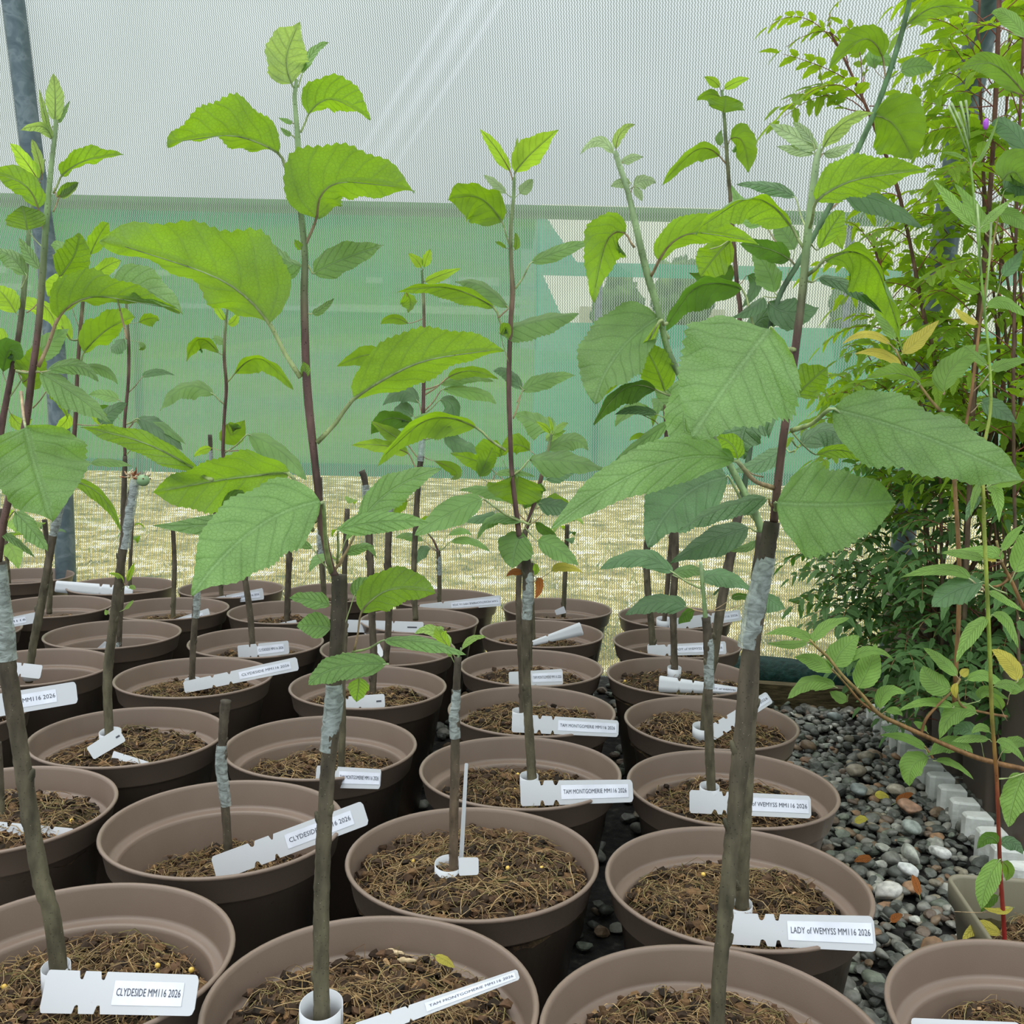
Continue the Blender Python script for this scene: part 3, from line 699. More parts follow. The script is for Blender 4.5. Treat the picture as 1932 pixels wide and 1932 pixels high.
def make_pot(root_,dep,seed,q):
    """q: detail level; the pot, its compost and the fibres on it as parts of root_"""
    global POTPROTO
    if POTPROTO is None:
        me=bpy.data.meshes.new('plant_pot'); V=np.concatenate(pg.v); me.from_pydata(V.tolist(),[],pg.f); me.materials.append(POT)
        me.polygons.foreach_set('use_smooth',[True]*len(me.polygons)); me.update(); POTPROTO=me
    p=bpy.data.objects.new('plant_pot',POTPROTO); link(p,root_); p.location=(0,0,PH)
    rad=soil_r(dep); k=(seed%4,q)
    if k not in DEB:
        V,Fc=soilmesh(k[0]*7.3,1.*.115,26 if q<2 else 14)
        me=bpy.data.meshes.new('compost'); me.from_pydata(V,[],Fc); me.materials.append(SOIL); me.polygons.foreach_set('use_smooth',[True]*len(me.polygons))
        n=[(900,1900,1200),(420,800,500),(150,280,180)][q]
        d=debrismesh(k[0]*7.3,.115,*n)
        DEB[k]=(me,d)
    me,dm=DEB[k]; s=rad/.115
    c=bpy.data.objects.new('compost',me); link(c,root_); c.location=(0,0,PH-dep); c.scale=(s,s,1); c.rotation_euler=(0,0,seed*1.3)
    d=bpy.data.objects.new('root_fibres',dm); link(d,c); d['kind']='stuff'
    return p,c
def debrismesh(seed,rad,nf,nc,nb):
    g=debris(seed,rad,nf,nc,nb); V=np.concatenate(g.v)
    me=bpy.data.meshes.new('root_fibres'); me.from_pydata(V.tolist(),[],g.f); me.materials.append(FIB)
    c=me.color_attributes.new('Col','FLOAT_COLOR','POINT'); cc=np.ones((len(V),4),np.float32); cc[:,:3]=np.concatenate(g.c); c.data.foreach_set('color',cc.ravel()); me.update()
    return me

# ------------------------------------------------------------------ name tags
TAGN=[0]
def nametag(Y,p0,p1,h0,h1,text,label,sz=None,dY0=0.,dY1=0.,bow=0.,notch=(.22,.38),tx=(.42,.95),loop=None,trunk=None,flip=False,slot=False,cap0=.12):
    """label strip from p0 to p1 (pixels) standing at world depth Y"""
    if sz is not None:   # keep both lower corners on top of the compost
        dY0=min(dY0,float(onZ(p0[0],p0[1]+h0/2,sz+.004)[1])-Y); dY1=min(dY1,float(onZ(p1[0],p1[1]+h1/2,sz+.004)[1])-Y)
    L0=WY(*p0,Y+dY0); L1=WY(*p1,Y+dY1); ctr=L0
    r_=root('plant_label',ctr,label,'plant label','white plant labels looped round the stems')
    ax=L1-L0; Ln=np.linalg.norm(ax); ax=ax/Ln
    vd=nrm((L0+L1)/2-R([0,0,CZ])); up=np.cross(ax,vd)*-1
    if up@R([0,0,1.])<0: up=-up
    up=nrm(up); nn=nrm(np.cross(ax,up)); 
    if nn@vd>0: nn=-nn
    H0=h0*Y/F; H1=h1*Y/F
    def pt(u,v,o=0): # u 0..1, v -.5...5
        H=H0*(1-u)+H1*u
        return L0+ax*Ln*u+up*H*v+nn*(o-bow*Ln*math.sin(math.pi*u))
    n=90; us=np.linspace(0,1,n); asp=Ln/((H0+H1)/2)
    V=[];
    for u in us:
        hi=.5;lo=-.5
        # rounded ends
        for e_,rad in ((0,cap0),(1,.16)):
            d=abs(u-e_)*asp
            if d<rad: c=rad-math.sqrt(max(0,rad*rad-(rad-d)**2)); hi-=c; lo+=c
        for c_ in notch:
            d=abs(u-c_)*asp
            if d<.105: k=.10+math.sqrt(.105*.105-d*d)*1.0; hi-=k; lo+=k
        V+=[pt(u,hi),pt(u,hi*.33+lo*.0+ (0 if hi>0 else 0)),pt(u,lo*.33),pt(u,lo)]
    g=G(); g.add(V,[(i*4+j,i*4+j+1,(i+1)*4+j+1,(i+1)*4+j) for i in range(n-1) for j in range(3)])
    g.build('label_strip',TAG,r_,smooth=bool(bow),thick=.0005)
    if loop:   # loop round the stem: centre pixel, radius in px, height in px
        cx,cy,rw,hh=loop[:4]; c=WY(cx,cy,trunk if trunk else Y); rw*=Y/F; hh*=Y/F
        if sz is not None: c[2]=max(c[2],sz+hh/2-.006)
        g=G(); V=[]; k=40
        for j in range(k+1):
            a=6.2832*j/k*.97
            q=c+R([math.cos(a)*rw,math.sin(a)*rw*1.1,0])
            V+=[q+R([0,0,hh/2+.12*rw*math.sin(a)]),q+R([0,0,-hh/2+.12*rw*math.sin(a)])]
        g.add(V,[(2*j,2*j+1,2*j+3,2*j+2) for j in range(k)]); g.build('label_loop',TAG,r_,thick=.0006)
    if slot:
        g=G(); g.add([pt(.80,.06,.0006),pt(.92,.06,.0006),pt(.92,-.06,.0006),pt(.80,-.06,.0006)],[(0,1,2,3)]); g.build('slot',INK,r_,smooth=False)
    if text:
        g=G(); m=8; V=[]
        for j in range(m+1):
            u=tx[0]-.02+(tx[1]-tx[0]+.035)*j/m; V+=[pt(u,.30,.0007),pt(u,-.28,.0007)]
        g.add(V,[(2*j,2*j+1,2*j+3,2*j+2) for j in range(m)]); st=g.build('paper_sticker',STICK,r_,smooth=True)
        fc=bpy.data.curves.new('printed_text','FONT'); fc.body=text; fc.size=1; fc.align_x='LEFT'; fc.align_y='CENTER'; fc.resolution_u=2
        fc.materials.append(INK)
        fo=bpy.data.objects.new('printed_text',fc); link(fo,r_)
        bpy.context.view_layer.update(); wdt=fo.dimensions.x or len(text)*.6
        wt_=Ln*(tx[1]-tx[0]); um=(tx[0]+tx[1])/2; Hm=H0*(1-um)+H1*um
        sx=wt_/wdt; sy=Hm*.27
        axx,upp=(ax,up) if not flip else (-ax,-up)
        nz_=nrm(np.cross(axx,upp))
        o_=pt(tx[0] if not flip else tx[1],.02,.0011)
        if bow:  # follow the chord of the bow locally
            a_=pt(tx[0],0);b_=pt(tx[1],0); axx=nrm(b_-a_)*(1 if not flip else -1); nz_=nrm(np.cross(axx,upp)); o_=o_+nn*abs(bow)*Ln*.12
        M=Matrix([[axx[0]*sx,upp[0]*sy,nz_[0],o_[0]-r_.location[0]],[axx[1]*sx,upp[1]*sy,nz_[1],o_[1]-r_.location[1]],[axx[2]*sx,upp[2]*sy,nz_[2],o_[2]-r_.location[2]],[0,0,0,1]])
        tm=bpy.data.meshes.new_from_object(fo); bpy.data.objects.remove(fo); tm.materials.clear(); tm.materials.append(INK)
        fo=bpy.data.objects.new('printed_text',tm); link(fo,r_); fo.matrix_local=M
    return r_

# ------------------------------------------------------------------ trees
BK=(.088,.070,.048); BK2=(.068,.055,.040)
BKG=(.100,.088,.054); SH1=(.105,.058,.050); SH2=(.15,.095,.062); SHG=(.19,.28,.12); SHP=(.28,.37,.20)
def stems(name,parent,Y,pts,mat,cols,k=10,lump=.0,seed=0,n=None,knob=0):
    """pts: (x,y,width) pixels"""
    P=[WY(x,y,Y) for x,y,w in pts]; r=[w*Y/F/2 for x,y,w in pts]
    g=G(); tube(g,P,r,n or len(P)*7,k,col=cols,lump=lump,seed=seed)
    rg=np.random.RandomState(seed+9)
    if knob:
        Q,rr=smoothpath(P,r,60)
        for _ in range(knob):
            i=rg.randint(3,57); a=rg.choice([0,3.14])+rg.normal(0,.5); d=R([math.cos(a),-abs(math.sin(a)),.5]); d/=np.linalg.norm(d)
            tube(g,[Q[i]-R([0,0,rr[i]*.8]),Q[i]+d*rr[i]*.8,Q[i]+d*rr[i]*1.35+R([0,0,rr[i]*.6])],[rr[i]*.75,rr[i]*.62,rr[i]*.2],6,6,col=R(cols[0] if np.ndim(cols)>1 else cols)*.8)
    return g.build(name,mat,parent)
POTS=[]; DEP={}
FOOT={'A':36,'G':14,'H':24,'I':17,'J':20,'N':12,'L':22,'U':14,'O':12,'Z':7,'Q':9,'F':16,'R':7,'K':12,'W':12,'P':8}
DEPO={'A':.048,'B':.033,'C':.035,'H':.040,'F':.082,'G':.026,'I':.046,'J':.041,'E':.033,'L':.037,'K':.050,'N':.032,'X':.10}
def tree(key,xy,dep,q,label,trunk=None,tape=None,shoot=None,leaves=(),auto=None,bark=None,cut=True,top='n'):
    x,y=xy
    rt=root('potted_apple_tree',(x,y,RIMZ-PH),label,'potted tree','young grafted apple trees in taupe pots')
    dep=DEPO.get(key,max(.022,dep-.032)); DEP[key]=dep; seed=len(POTS); POTS.append((key,xy)); make_pot(rt,dep,seed,q)
    Y=y
    if trunk:
        dyf=FOOT.get(key,0); trunk=[(trunk[0][0]+dyf*.12*(1 if key in 'A' else 0),trunk[0][1]+dyf,trunk[0][2])]+list(trunk)
        bx,by=trunk[0][0],trunk[0][1]; b=onZ(bx,by,RIMZ-dep+.006); Y=float(b[1])
        if math.hypot(b[0]-x,b[1]-y)>.10:
            Y=y
        # run the stem a little way into the compost
        tr=[(bx,by+14*1.4/Y,trunk[0][2])]+list(trunk)
        stems('trunk',rt,Y,tr,BARK,[bark or BKG,bark or BKG,BK,BK2],12,.03,seed,knob=3 if q<2 else 2)
    if tape:
        P=[WY(a,b,Y) for a,b,w in tape]; r=[w*Y/F/2 for a,b,w in tape]; g=G(); tube(g,P,r,14,14,cap=False,lump=.035,seed=seed)
        g.build('grafting_tape',TAPE,rt)
    if shoot:
        sc={'n':[SH1,SH1,SH2,SHG],'g':[SHG,SHG,SHG,SHP],'p':[SH1,SH1,SH1,SHG,SHP],'k':[(.06,.10,.05)]*2+[(.10,.19,.08)]*2}[top]
        stems('shoot',rt,Y,shoot,SHOOT,sc,10,.012,seed+40,knob=0)
    for s in leaves: leafpx(rt,Y,s)
    if auto:
        n,i0,i1,L,mats,sd=auto; rg=np.random.RandomState(sd)
        path=[WY(a,b,Y) for a,b,w in (shoot or trunk)]; Q,_=smoothpath(path,[1]*len(path),50)
        az=rg.uniform(0,6.28)
        for k in range(n):
            u=i0+(i1-i0)*k/max(1,n-1); p=Q[int(np.clip(u*49,0,49))]; az+=2.4+rg.normal(0,.3)
            l=L*rg.uniform(.7,1.15)*(1-.45*max(0,u-.6)/.4)
            autoleaf(rt,p,az,l,rg,mats[rg.randint(len(mats))] if u<.93 else 'y',rise=rg.uniform(.1,.5),droop=rg.uniform(.25,.8),pet=rg.uniform(.18,.35))
    return rt,Y

T={}
PXY={'A':(-.395,.866),'B':(-.110,.815),'C':(.177,.772),'D':(.478,.790),'E':(-.641,1.205),'F':(-.343,1.165),'G':(-.038,1.083),'H':(.256,1.046),'I':(.021,1.387),'J':(.311,1.321),'K':(-.281,1.458),'L':(-.585,1.480),'M':(-.936,1.577),'N':(.040,1.645),'O':(.341,1.625),'P':(-.258,1.800),'Q':(-.590,1.835),'R':(-.917,1.873),'S':(.046,1.949),'U':(.341,1.925),'V':(-.258,2.060),'W':(-.551,2.100),'X':(-.878,2.170),'Y':(.075,2.262),'Z':(.375,2.170),'a':(-.218,2.378),'b':(-.855,2.429),'c':(-.555,2.446),'d':(-1.147,2.440),'e':(-1.236,2.150),'f':(-.175,2.650),'g':(.124,2.559),'h':(.420,2.480),'i':(-1.092,2.744),'j':(-.780,2.735),'k':(-.485,2.705),'l':(-1.434,2.864),'m':(-1.540,2.560)}
def add(k,xy,*a,**kw): T[k]=tree(k,tuple(RX.get(k,xy)),*a,**kw)
RX={k:R(v,float) for k,v in PXY.items()}
for _ in range(60):       # rims may touch but not cut into each other
    ks=list(RX)
    for i,a_ in enumerate(ks):
        for b_ in ks[i+1:]:
            d=RX[b_]-RX[a_]; l=np.linalg.norm(d)
            if l<2*PR+.0006:
                m=d/l*(2*PR+.0008-l)/2; RX[a_]=RX[a_]-m*.9; RX[b_]=RX[b_]+m*1.1
# front row ---------------------------------------------------------------
add('A',(-.395,.866),.082,0,'apple tree with purple-brown stem and one huge drooping leaf at the left edge',
 trunk=[(112,1840,34),(98,1730,32),(78,1660,33),(60,1560,31),(48,1480,33),(36,1400,31),(22,1310,33),(10,1230,34),(0,1130,30),(-4,1060,28)],
 tape=[(12,1245,39),(6,1180,38),(1,1120,33),(-4,1065,31)],
 shoot=[(-4,1060,15),(6,990,14),(24,910,13),(48,800,14),(60,710,13),(72,620,12),(80,520,12),(87,420,11),(97,310,9),(105,240,8),(106,190,6)],top='p',leaves=[
 'up 104 245 103 228 104 185 101 138 15 15','up 100 270 98 262 78 238 38 246 8 12','up 96 262 94 252 84 215 74 168 6 6','t 98 240 108 232 118 215 132 190 5 5',
 'u 100 365 116 332 165 302 233 292 24 5','u 102 355 108 372 128 355 149 344 9 9','u 84 440 72 393 40 345 -30 322 26 20','u 84 470 52 434 48 412 42 388 36 32',
 'u 72 692 110 600 190 560 340 590 48 6','t 240 640 222 560 262 545 345 593 46 8','u 100 480 112 522 140 482 150 440 30 26','t 80 515 76 508 56 480 36 448 9 12',
 't 40 545 50 520 22 485 -14 472 14 20','t 30 700 75 702 140 742 208 796 16 30','t 40 700 88 700 145 690 186 720 12 16',
 't 40 740 48 806 66 880 98 984 92 82 -.09','t -6 1000 28 965 62 1000 90 1040 14 20','u 30 860 128 905 190 935 228 1002 10 14 .03','t -6 1010 0 1005 32 1022 66 1052 6 8',
 'u 62 770 90 735 108 745 128 790 14 12','up 100 400 112 372 130 362 148 346 8 6'])
add('B',(-.110,.815),.066,0,'tallest front apple tree, long purple-brown shoot with big glowing leaves above a taped trunk',
 trunk=[(607,2010,36),(607,1932,35),(606,1830,31),(606,1740,33),(608,1650,31),(612,1560,30),(618,1460,29),(625,1380,30),(631,1290,28),(636,1210,28),(640,1120,30),(640,1085,31)],
 tape=[(618,1416,31),(624,1370,35),(630,1330,38),(630,1290,32)],
 shoot=[(634,1090,15),(622,1062,14),(607,985,13),(595,880,14),(582,760,16),(577,680,15),(574,560,14),(575,480,12),(567,390,11),(562,270,10),(556,185,8),(560,150,6)],top='p',leaves=[
 'up 557 170 550 158 541 105 566 42 40 36','t 562 165 570 140 592 98 621 80 9 7','u 567 250 582 216 630 188 699 226 46 12','u 545 328 527 290 430 256 315 274 62 8',
 'u 572 470 597 412 640 345 782 362 74 34','u 567 712 508 610 400 520 188 455 96 34','t 577 480 570 500 528 485 494 442 12 28','t 580 500 592 515 650 487 724 462 30 24',
 'u 572 480 570 470 562 462 556 452 8 6','t 577 590 588 592 608 582 630 563 7 8','t 563 235 552 232 542 228 524 222 4 5','t 560 262 550 255 540 250 528 240 5 5','u 575 700 573 712 576 698 572 682 9 9',
 'u 598 835 668 752 805 680 952 662 62 26','u 596 985 545 892 420 905 287 930 48 62 .02','u 400 905 372 886 262 832 152 806 20 24 .03',
 't 625 1080 604 946 478 1000 362 1124 72 62 -.08','t 590 1000 562 955 440 985 288 992 22 22 -.03','t 632 1075 678 992 738 925 832 884 30 28','t 636 1062 640 1000 720 984 808 986 20 20 -.04',
 'u 668 1228 682 1155 740 1112 823 1120 42 30 -.02','t 640 1190 625 1186 590 1180 560 1182 26 22','t 640 1150 622 1142 585 1132 545 1128 18 14','t 640 1230 730 1252 640 1258 582 1292 24 26 -.03',
 'u 660 1245 677 1278 676 1300 672 1324 20 19','t 665 1230 725 1208 800 1212 880 1236 10 16 -.02','t 640 1070 652 1046 672 1036 706 1030 9 10','t 635 1060 652 1020 668 1000 690 992 5 5','t 640 1200 668 1125 685 1105 720 1095 18 16',
 't 625 1080 590 1035 560 1020 535 1005 9 9','u 400 1000 420 985 445 935 470 975 14 14 .04'])
add('C',(.177,.772),.083,0,'front right apple tree with thick taped leaning trunk and very large pale green leaves',
 trunk=[(1350,2030,33),(1353,1932,32),(1358,1830,30),(1367,1740,32),(1376,1640,32),(1386,1540,31),(1395,1450,36),(1403,1360,34),(1412,1260,34),(1428,1150,34),(1444,1060,32),(1456,985,31)],
 tape=[(1410,1222,38),(1420,1170,42),(1430,1120,42),(1440,1080,38),(1448,1050,35)],
 shoot=[(1460,985,16),(1466,925,15),(1476,840,15),(1490,740,15),(1503,640,15),(1514,550,15),(1522,460,15),(1532,370,13),(1540,305,13),(1545,284,8),(1547,272,4)],top='p',leaves=[
 'tp 1545 305 1542 280 1500 258 1450 233 16 14','up 1545 300 1552 280 1592 232 1648 212 10 16','tp 1540 310 1535 290 1500 282 1465 276 8 10','tp 1545 300 1553 290 1580 285 1612 268 8 10',
 'tp 1540 300 1535 272 1515 245 1495 232 8 8','u 1527 432 1540 380 1620 338 1748 322 42 26 -.03','u 1516 468 1492 425 1410 375 1312 442 8 40','u 1522 520 1556 490 1650 500 1702 660 8 52 -.01','td 1522 530 1545 525 1600 540 1666 592 10 14 .03',
 't 1500 660 1452 620 1385 708 1305 824 104 96 -.09','u 1500 760 1503 745 1532 718 1562 692 36 30 .03','t 1494 812 1572 772 1745 824 1936 908 56 70 -.05','t 1462 962 1466 948 1570 952 1690 945 76 80 -.05',
 't 1458 920 1385 868 1230 880 1038 1000 44 38 -.07','u 1440 900 1392 866 1380 838 1352 824 18 20 -.06','td 1456 955 1448 940 1370 955 1282 1000 10 26 -.01','td 1484 800 1470 768 1410 800 1402 866 62 44 .03',
 't 1500 700 1330 712 1292 780 1312 852 42 36 .02','td 1494 830 1510 842 1560 812 1618 858 18 42 .04','u 1494 815 1540 858 1590 850 1640 872 12 14 .02','u 1530 460 1545 470 1575 420 1592 398 18 18 .03','td 1526 440 1500 372 1450 352 1388 348 10 14 .03'])
add('D',(.478,.790),.088,0,'apple pot cut off by the bottom right corner of the view',trunk=None)
add('E',(-.641,1.205),.062,1,'apple pot at the left edge behind the front tree, blank notched label lying across it',
 trunk=[(4,1545,11),(2,1470,10),(-2,1400,10)])
add('F',(-.343,1.165),.125,0,'short leafless grafted stump with clear tape in a deep half-filled pot',
 trunk=[(431,1640,17),(430,1600,17),(427,1550,17),(423,1500,17),(419,1450,17),(420,1400,17),(423,1350,19),(426,1322,21)],
 tape=[(427,1520,20),(421,1480,22),(417,1440,24),(418,1405,19)],bark=BK)
add('G',(-.038,1.083),.054,0,'thin short tree with a tiny leafy tip in the well-filled pot at centre',
 trunk=[(856,1652,18),(856,1560,18),(858,1470,18),(859,1400,18),(861,1310,15),(864,1240,14)],tape=[(859,1392,21),(857,1355,21),(860,1325,18),(861,1300,17)],bark=(.12,.085,.055),
 shoot=[(864,1242,5),(868,1232,4),(870,1222,3)],top='g',leaves=['ty 866 1240 852 1215 815 1190 782 1196 12 10','uy 862 1245 850 1225 830 1195 838 1185 12 12','ty 866 1238 872 1225 890 1205 918 1202 6 7','ty 862 1258 852 1240 845 1228 835 1222 4 6'])
add('H',(.256,1.046),.086,0,'apple tree tight behind the thick leaning trunk, its shoot curving far up to the left',
 trunk=[(1400,1712,28),(1401,1640,27),(1405,1560,26),(1409,1480,27),(1414,1390,24),(1420,1300,24),(1424,1200,23),(1427,1100,22),(1434,1040,21),(1437,1005,20)],
 shoot=[(1438,1005,15),(1425,968,14),(1405,930,13),(1385,893,13),(1345,820,12),(1300,740,12),(1262,665,12),(1243,590,12),(1225,530,14),(1212,480,13),(1196,410,12),(1184,360,10),(1168,310,11),(1160,285,9)],top='g',leaves=[
 'tp 1162 300 1158 290 1128 266 1094 292 9 10','up 1165 300 1162 282 1172 250 1198 235 9 8','tp 1168 312 1172 308 1190 298 1214 296 7 9','tp 1182 360 1195 352 1215 340 1238 345 11 14','tp 1182 362 1190 345 1170 345 1152 352 9 10','tp 1184 372 1196 352 1205 365 1212 380 7 7',
 'u 1197 467 1180 440 1142 462 1120 570 42 38','u 1227 522 1243 492 1310 440 1432 462 34 16 -.02','u 1340 470 1378 452 1345 490 1322 522 34 34 .02','t 1262 640 1244 598 1165 668 1122 762 78 42','uy 1258 610 1245 605 1190 690 1120 760 8 9 -.05',
 'u 1270 745 1255 738 1236 690 1212 646 32 32 .03','ud 1270 748 1238 735 1175 735 1120 802 10 30','td 1262 790 1240 782 1200 773 1160 782 8 9','t 1270 800 1262 795 1212 832 1160 870 10 14','td 1440 1000 1372 900 1285 940 1222 1032 66 58 .01',
 'td 1438 1004 1412 996 1345 1018 1265 1062 24 32 .02','t 1350 830 1300 760 1262 740 1240 700 24 24 .04','t 1437 1010 1425 1020 1400 1035 1350 1030 8 8 .05','uy 1360 860 1300 830 1270 840 1240 870 10 12 .04','td 1500 850 1480 845 1440 870 1380 890 16 20 .06'])
# second and third rows ----------------------------------------------------
add('I',(.021,1.387),.072,1,'apple tree in the middle with a long straight reddish shoot above a taped cut trunk',
 trunk=[(1004,1475,18),(1000,1410,18),(996,1340,18),(993,1270,17),(992,1200,18),(995,1140,18),(994,1080,18),(990,1040,19),(984,1012,20)],tape=[(994,1168,20),(996,1130,22),(997,1095,19),(995,1080,18)],
 shoot=[(980,1015,12),(974,965,10),(966,895,9),(962,810,9),(960,720,10),(963,620,9),(967,550,10),(964,490,8),(964,430,7),(969,370,7),(970,335,6)],top='n',leaves=[
 'uy 968 340 962 322 936 280 905 243 10 12','uy 970 355 972 325 1002 290 1053 245 28 18','up 970 330 972 310 974 285 976 258 4 4','u 965 472 947 418 900 372 845 378 30 44','tp 968 375 980 365 992 352 1006 338 10 12','tp 965 372 955 365 935 345 912 330 6 10','u 965 470 972 472 975 455 972 438 6 6','u 964 470 955 468 945 460 934 456 3 4',
 't 972 545 1002 496 1055 474 1116 455 12 14','u 956 632 932 580 840 542 748 552 8 20','t 940 600 958 580 910 540 858 532 8 20','u 768 560 765 550 775 570 770 590 10 20','t 965 640 944 626 1010 606 1092 592 12 30','u 962 690 945 632 955 618 960 640 10 12 -.02',
 't 968 790 986 738 1030 716 1086 708 14 16','td 975 760 985 735 960 705 930 700 10 14','u 955 850 898 806 800 795 712 880 12 34','t 830 800 850 803 820 785 780 790 8 12','t 970 895 1000 868 1060 868 1142 884 18 30','u 975 905 976 897 974 925 970 952 54 52','t 930 905 935 895 970 890 1010 900 6 8',
 't 985 1000 985 1004 972 1035 966 1072 34 32','t 990 995 1015 1020 1050 1035 1092 1068 20 20','t 982 992 970 986 930 975 900 1018 7 16','t 1000 990 910 942 850 968 782 1010 26 24 -.03','t 985 990 985 985 945 978 910 992 6 9 -.01','td 988 1000 1015 950 1050 955 1085 965 16 18',
 'tb 992 1090 988 1082 970 1078 955 1088 6 7','tg 1000 1100 1040 1078 1065 1070 1100 1080 9 8','tb 1003 1080 1012 1090 1018 1105 1010 1130 8 8','uy 1000 1060 1008 1062 1012 1075 1008 1085 6 6'])
add('J',(.311,1.321),.075,1,'small taped tree with short green shoot and dark leaves, left of the thick leaning trunk',
 trunk=[(1342,1492,18),(1338,1400,18),(1337,1330,17),(1336,1250,17),(1335,1200,18),(1332,1165,18)],tape=[(1338,1298,20),(1337,1260,21),(1338,1225,18),(1336,1205,18)],
 shoot=[(1331,1168,9),(1328,1130,8),(1324,1090,8),(1322,1060,7)],top='g',leaves=['td 1322 1110 1270 1080 1205 1050 1130 1075 16 20','td 1328 1100 1322 1098 1360 1085 1428 1118 14 22','td 1330 1155 1296 1145 1240 1135 1180 1160 16 22','ud 1328 1155 1310 1150 1292 1160 1280 1178 8 14','ud 1335 1155 1380 1130 1400 1124 1430 1135 6 8','td 1335 1155 1440 1120 1460 1135 1482 1148 14 24 .08','t 1326 1095 1270 1085 1300 1075 1345 1085 10 14 .05','td 1330 1130 1345 1122 1350 1118 1358 1108 2 3'])
add('K',(-.281,1.458),.070,1,'apple tree directly behind the tallest front tree, thin trunk mostly hidden, TAM MONTGOMERIE label',
 trunk=[(643,1452,14),(646,1370,14),(646,1280,13),(650,1190,12),(650,1080,11),(655,960,10)],auto=(5,.8,1.,.055,['n','y'],5))
add('L',(-.585,1.480),.066,1,'leafless taped trunk topped by a dried blossom cluster and a green fruitlet, blank looped label',
 trunk=[(206,1382,17),(203,1320,17),(204,1260,18),(212,1190,17),(221,1120,17),(230,1050,16),(240,980,16),(252,915,15)],tape=[(236,1035,19),(241,990,19),(248,950,19),(255,905,18)],bark=BKG,
 leaves=['uy 236 1105 234 1100 222 1085 204 1082 4 5','uy 236 1105 240 1098 246 1078 254 1062 4 6','ty 236 1105 230 1110 224 1112 218 1114 5 5','ty 238 1105 244 1110 250 1108 256 1112 5 5','ty 222 1155 234 1150 244 1140 252 1132 3 4','ty 208 1160 204 1158 202 1156 198 1150 4 5'])
add('M',(-.936,1.577),.07,2,'apple tree at the far left edge over the tilted label reading MM116 2026',trunk=[(-30,1330,14),(-28,1200,14),(-20,1000,13)],
 shoot=[(-20,1000,11),(-8,900,11),(4,800,12),(16,735,11),(34,640,10),(44,560,10),(52,470,9),(58,400,7),(74,330,6),(84,300,5)],top='p',leaves=['up 78 340 80 330 70 290 60 262 8 8','uy 76 345 72 340 45 300 18 270 14 12','t 10 760 60 680 90 650 130 620 20 22','uy 40 600 30 590 10 560 -10 540 20 20','uy 25 680 10 650 -10 640 -30 660 24 20','u 30 690 42 720 60 700 70 640 30 26','ud 20 740 5 700 20 660 40 690 24 24','uy 12 760 20 780 40 800 60 790 10 12','t 10 770 -10 760 -30 770 -50 800 14 16','uy 50 590 75 570 100 600 110 640 12 10'])
add('N',(.040,1.645),.062,1,'apple tree partly behind the straight middle one, bushy cluster of leaves at its graft',
 trunk=[(985,1358,11),(984,1280,11),(980,1200,11),(978,1120,11),(982,1060,11),(992,1000,10)],bark=BK,
 shoot=[(992,1000,9),(1008,950,8),(1024,890,8),(1036,840,6),(1040,820,5)],top='n',leaves=['uy 1040 825 1038 818 1028 805 1010 795 5 6','uy 1040 822 1042 815 1040 800 1034 785 3 3','ty 1040 825 1045 818 1056 805 1072 798 6 8','ty 1038 835 1030 830 1045 820 1068 812 8 10','t 1036 838 1036 815 1020 800 970 780 22 30 .03','t 1030 860 1034 850 1080 830 1110 850 16 20 .03',
 'u 1010 940 920 880 900 870 850 855 16 18','u 1010 940 905 900 920 865 930 845 18 16','u 1000 980 945 860 920 850 905 870 24 20 .03','td 1010 960 1030 905 1060 890 1095 880 10 16','u 1012 960 1030 950 1055 950 1090 970 16 14','t 1000 990 960 945 920 925 868 925 10 14','ud 1002 990 990 960 1010 930 1030 925 20 16','td 1003 985 935 970 915 975 862 985 8 12','ud 1000 1000 1010 985 1030 1000 1050 1010 8 10','t 1000 990 1030 965 1060 960 1085 985 8 8','u 1030 870 1000 850 970 840 945 860 20 14 .02'])
add('O',(.341,1.625),.062,1,'thin apple tree leaning right, its long dark green shoot reaching the top of the view',
 trunk=[(1326,1385,12),(1332,1310,13),(1346,1245,17),(1356,1170,19),(1368,1100,20),(1380,1040,20),(1393,970,18)],
 shoot=[(1394,972,13),(1410,880,11),(1426,760,10),(1445,650,10),(1470,560,10),(1510,490,10),(1560,400,10),(1610,300,10),(1655,200,10),(1690,100,10),(1712,20,9),(1718,-20,8)],top='k',leaves=[
 'u 1672 150 1665 108 1625 75 1562 133 26 18','t 1672 152 1650 130 1655 105 1690 130 16 16','t 1672 150 1700 135 1730 125 1762 130 16 16','u 1700 70 1712 46 1770 12 1840 20 12 16','td 1712 20 1716 5 1724 -10 1728 -20 8 8','u 1640 240 1648 218 1690 240 1720 300 56 50','td 1560 400 1592 370 1660 378 1740 430 12 26','ud 1500 500 1490 490 1450 470 1395 460 18 22',
 't 1470 560 1462 552 1450 510 1420 470 18 26','td 1460 590 1450 570 1490 590 1545 580 26 28','td 1470 560 1440 560 1420 580 1380 600 8 16','t 1440 650 1500 470 1480 440 1460 420 22 20','ud 1440 660 1400 545 1310 545 1255 628 14 38','uy 1560 410 1560 415 1575 440 1590 470 22 16','td 1440 700 1420 640 1440 600 1500 610 20 24','t 1500 500 1440 420 1410 400 1380 350 12 18'])
add('P',(-.258,1.800),.075,1,'cut trunk wrapped in tape with no leaves, behind the tallest front tree, blank slotted label',
 trunk=[(703,1312,14),(705,1240,14),(702,1170,14),(700,1100,14),(697,1030,14),(694,960,13),(688,905,12),(682,888,12)],tape=[(694,965,15),(692,940,17),(688,915,15)],bark=BK)
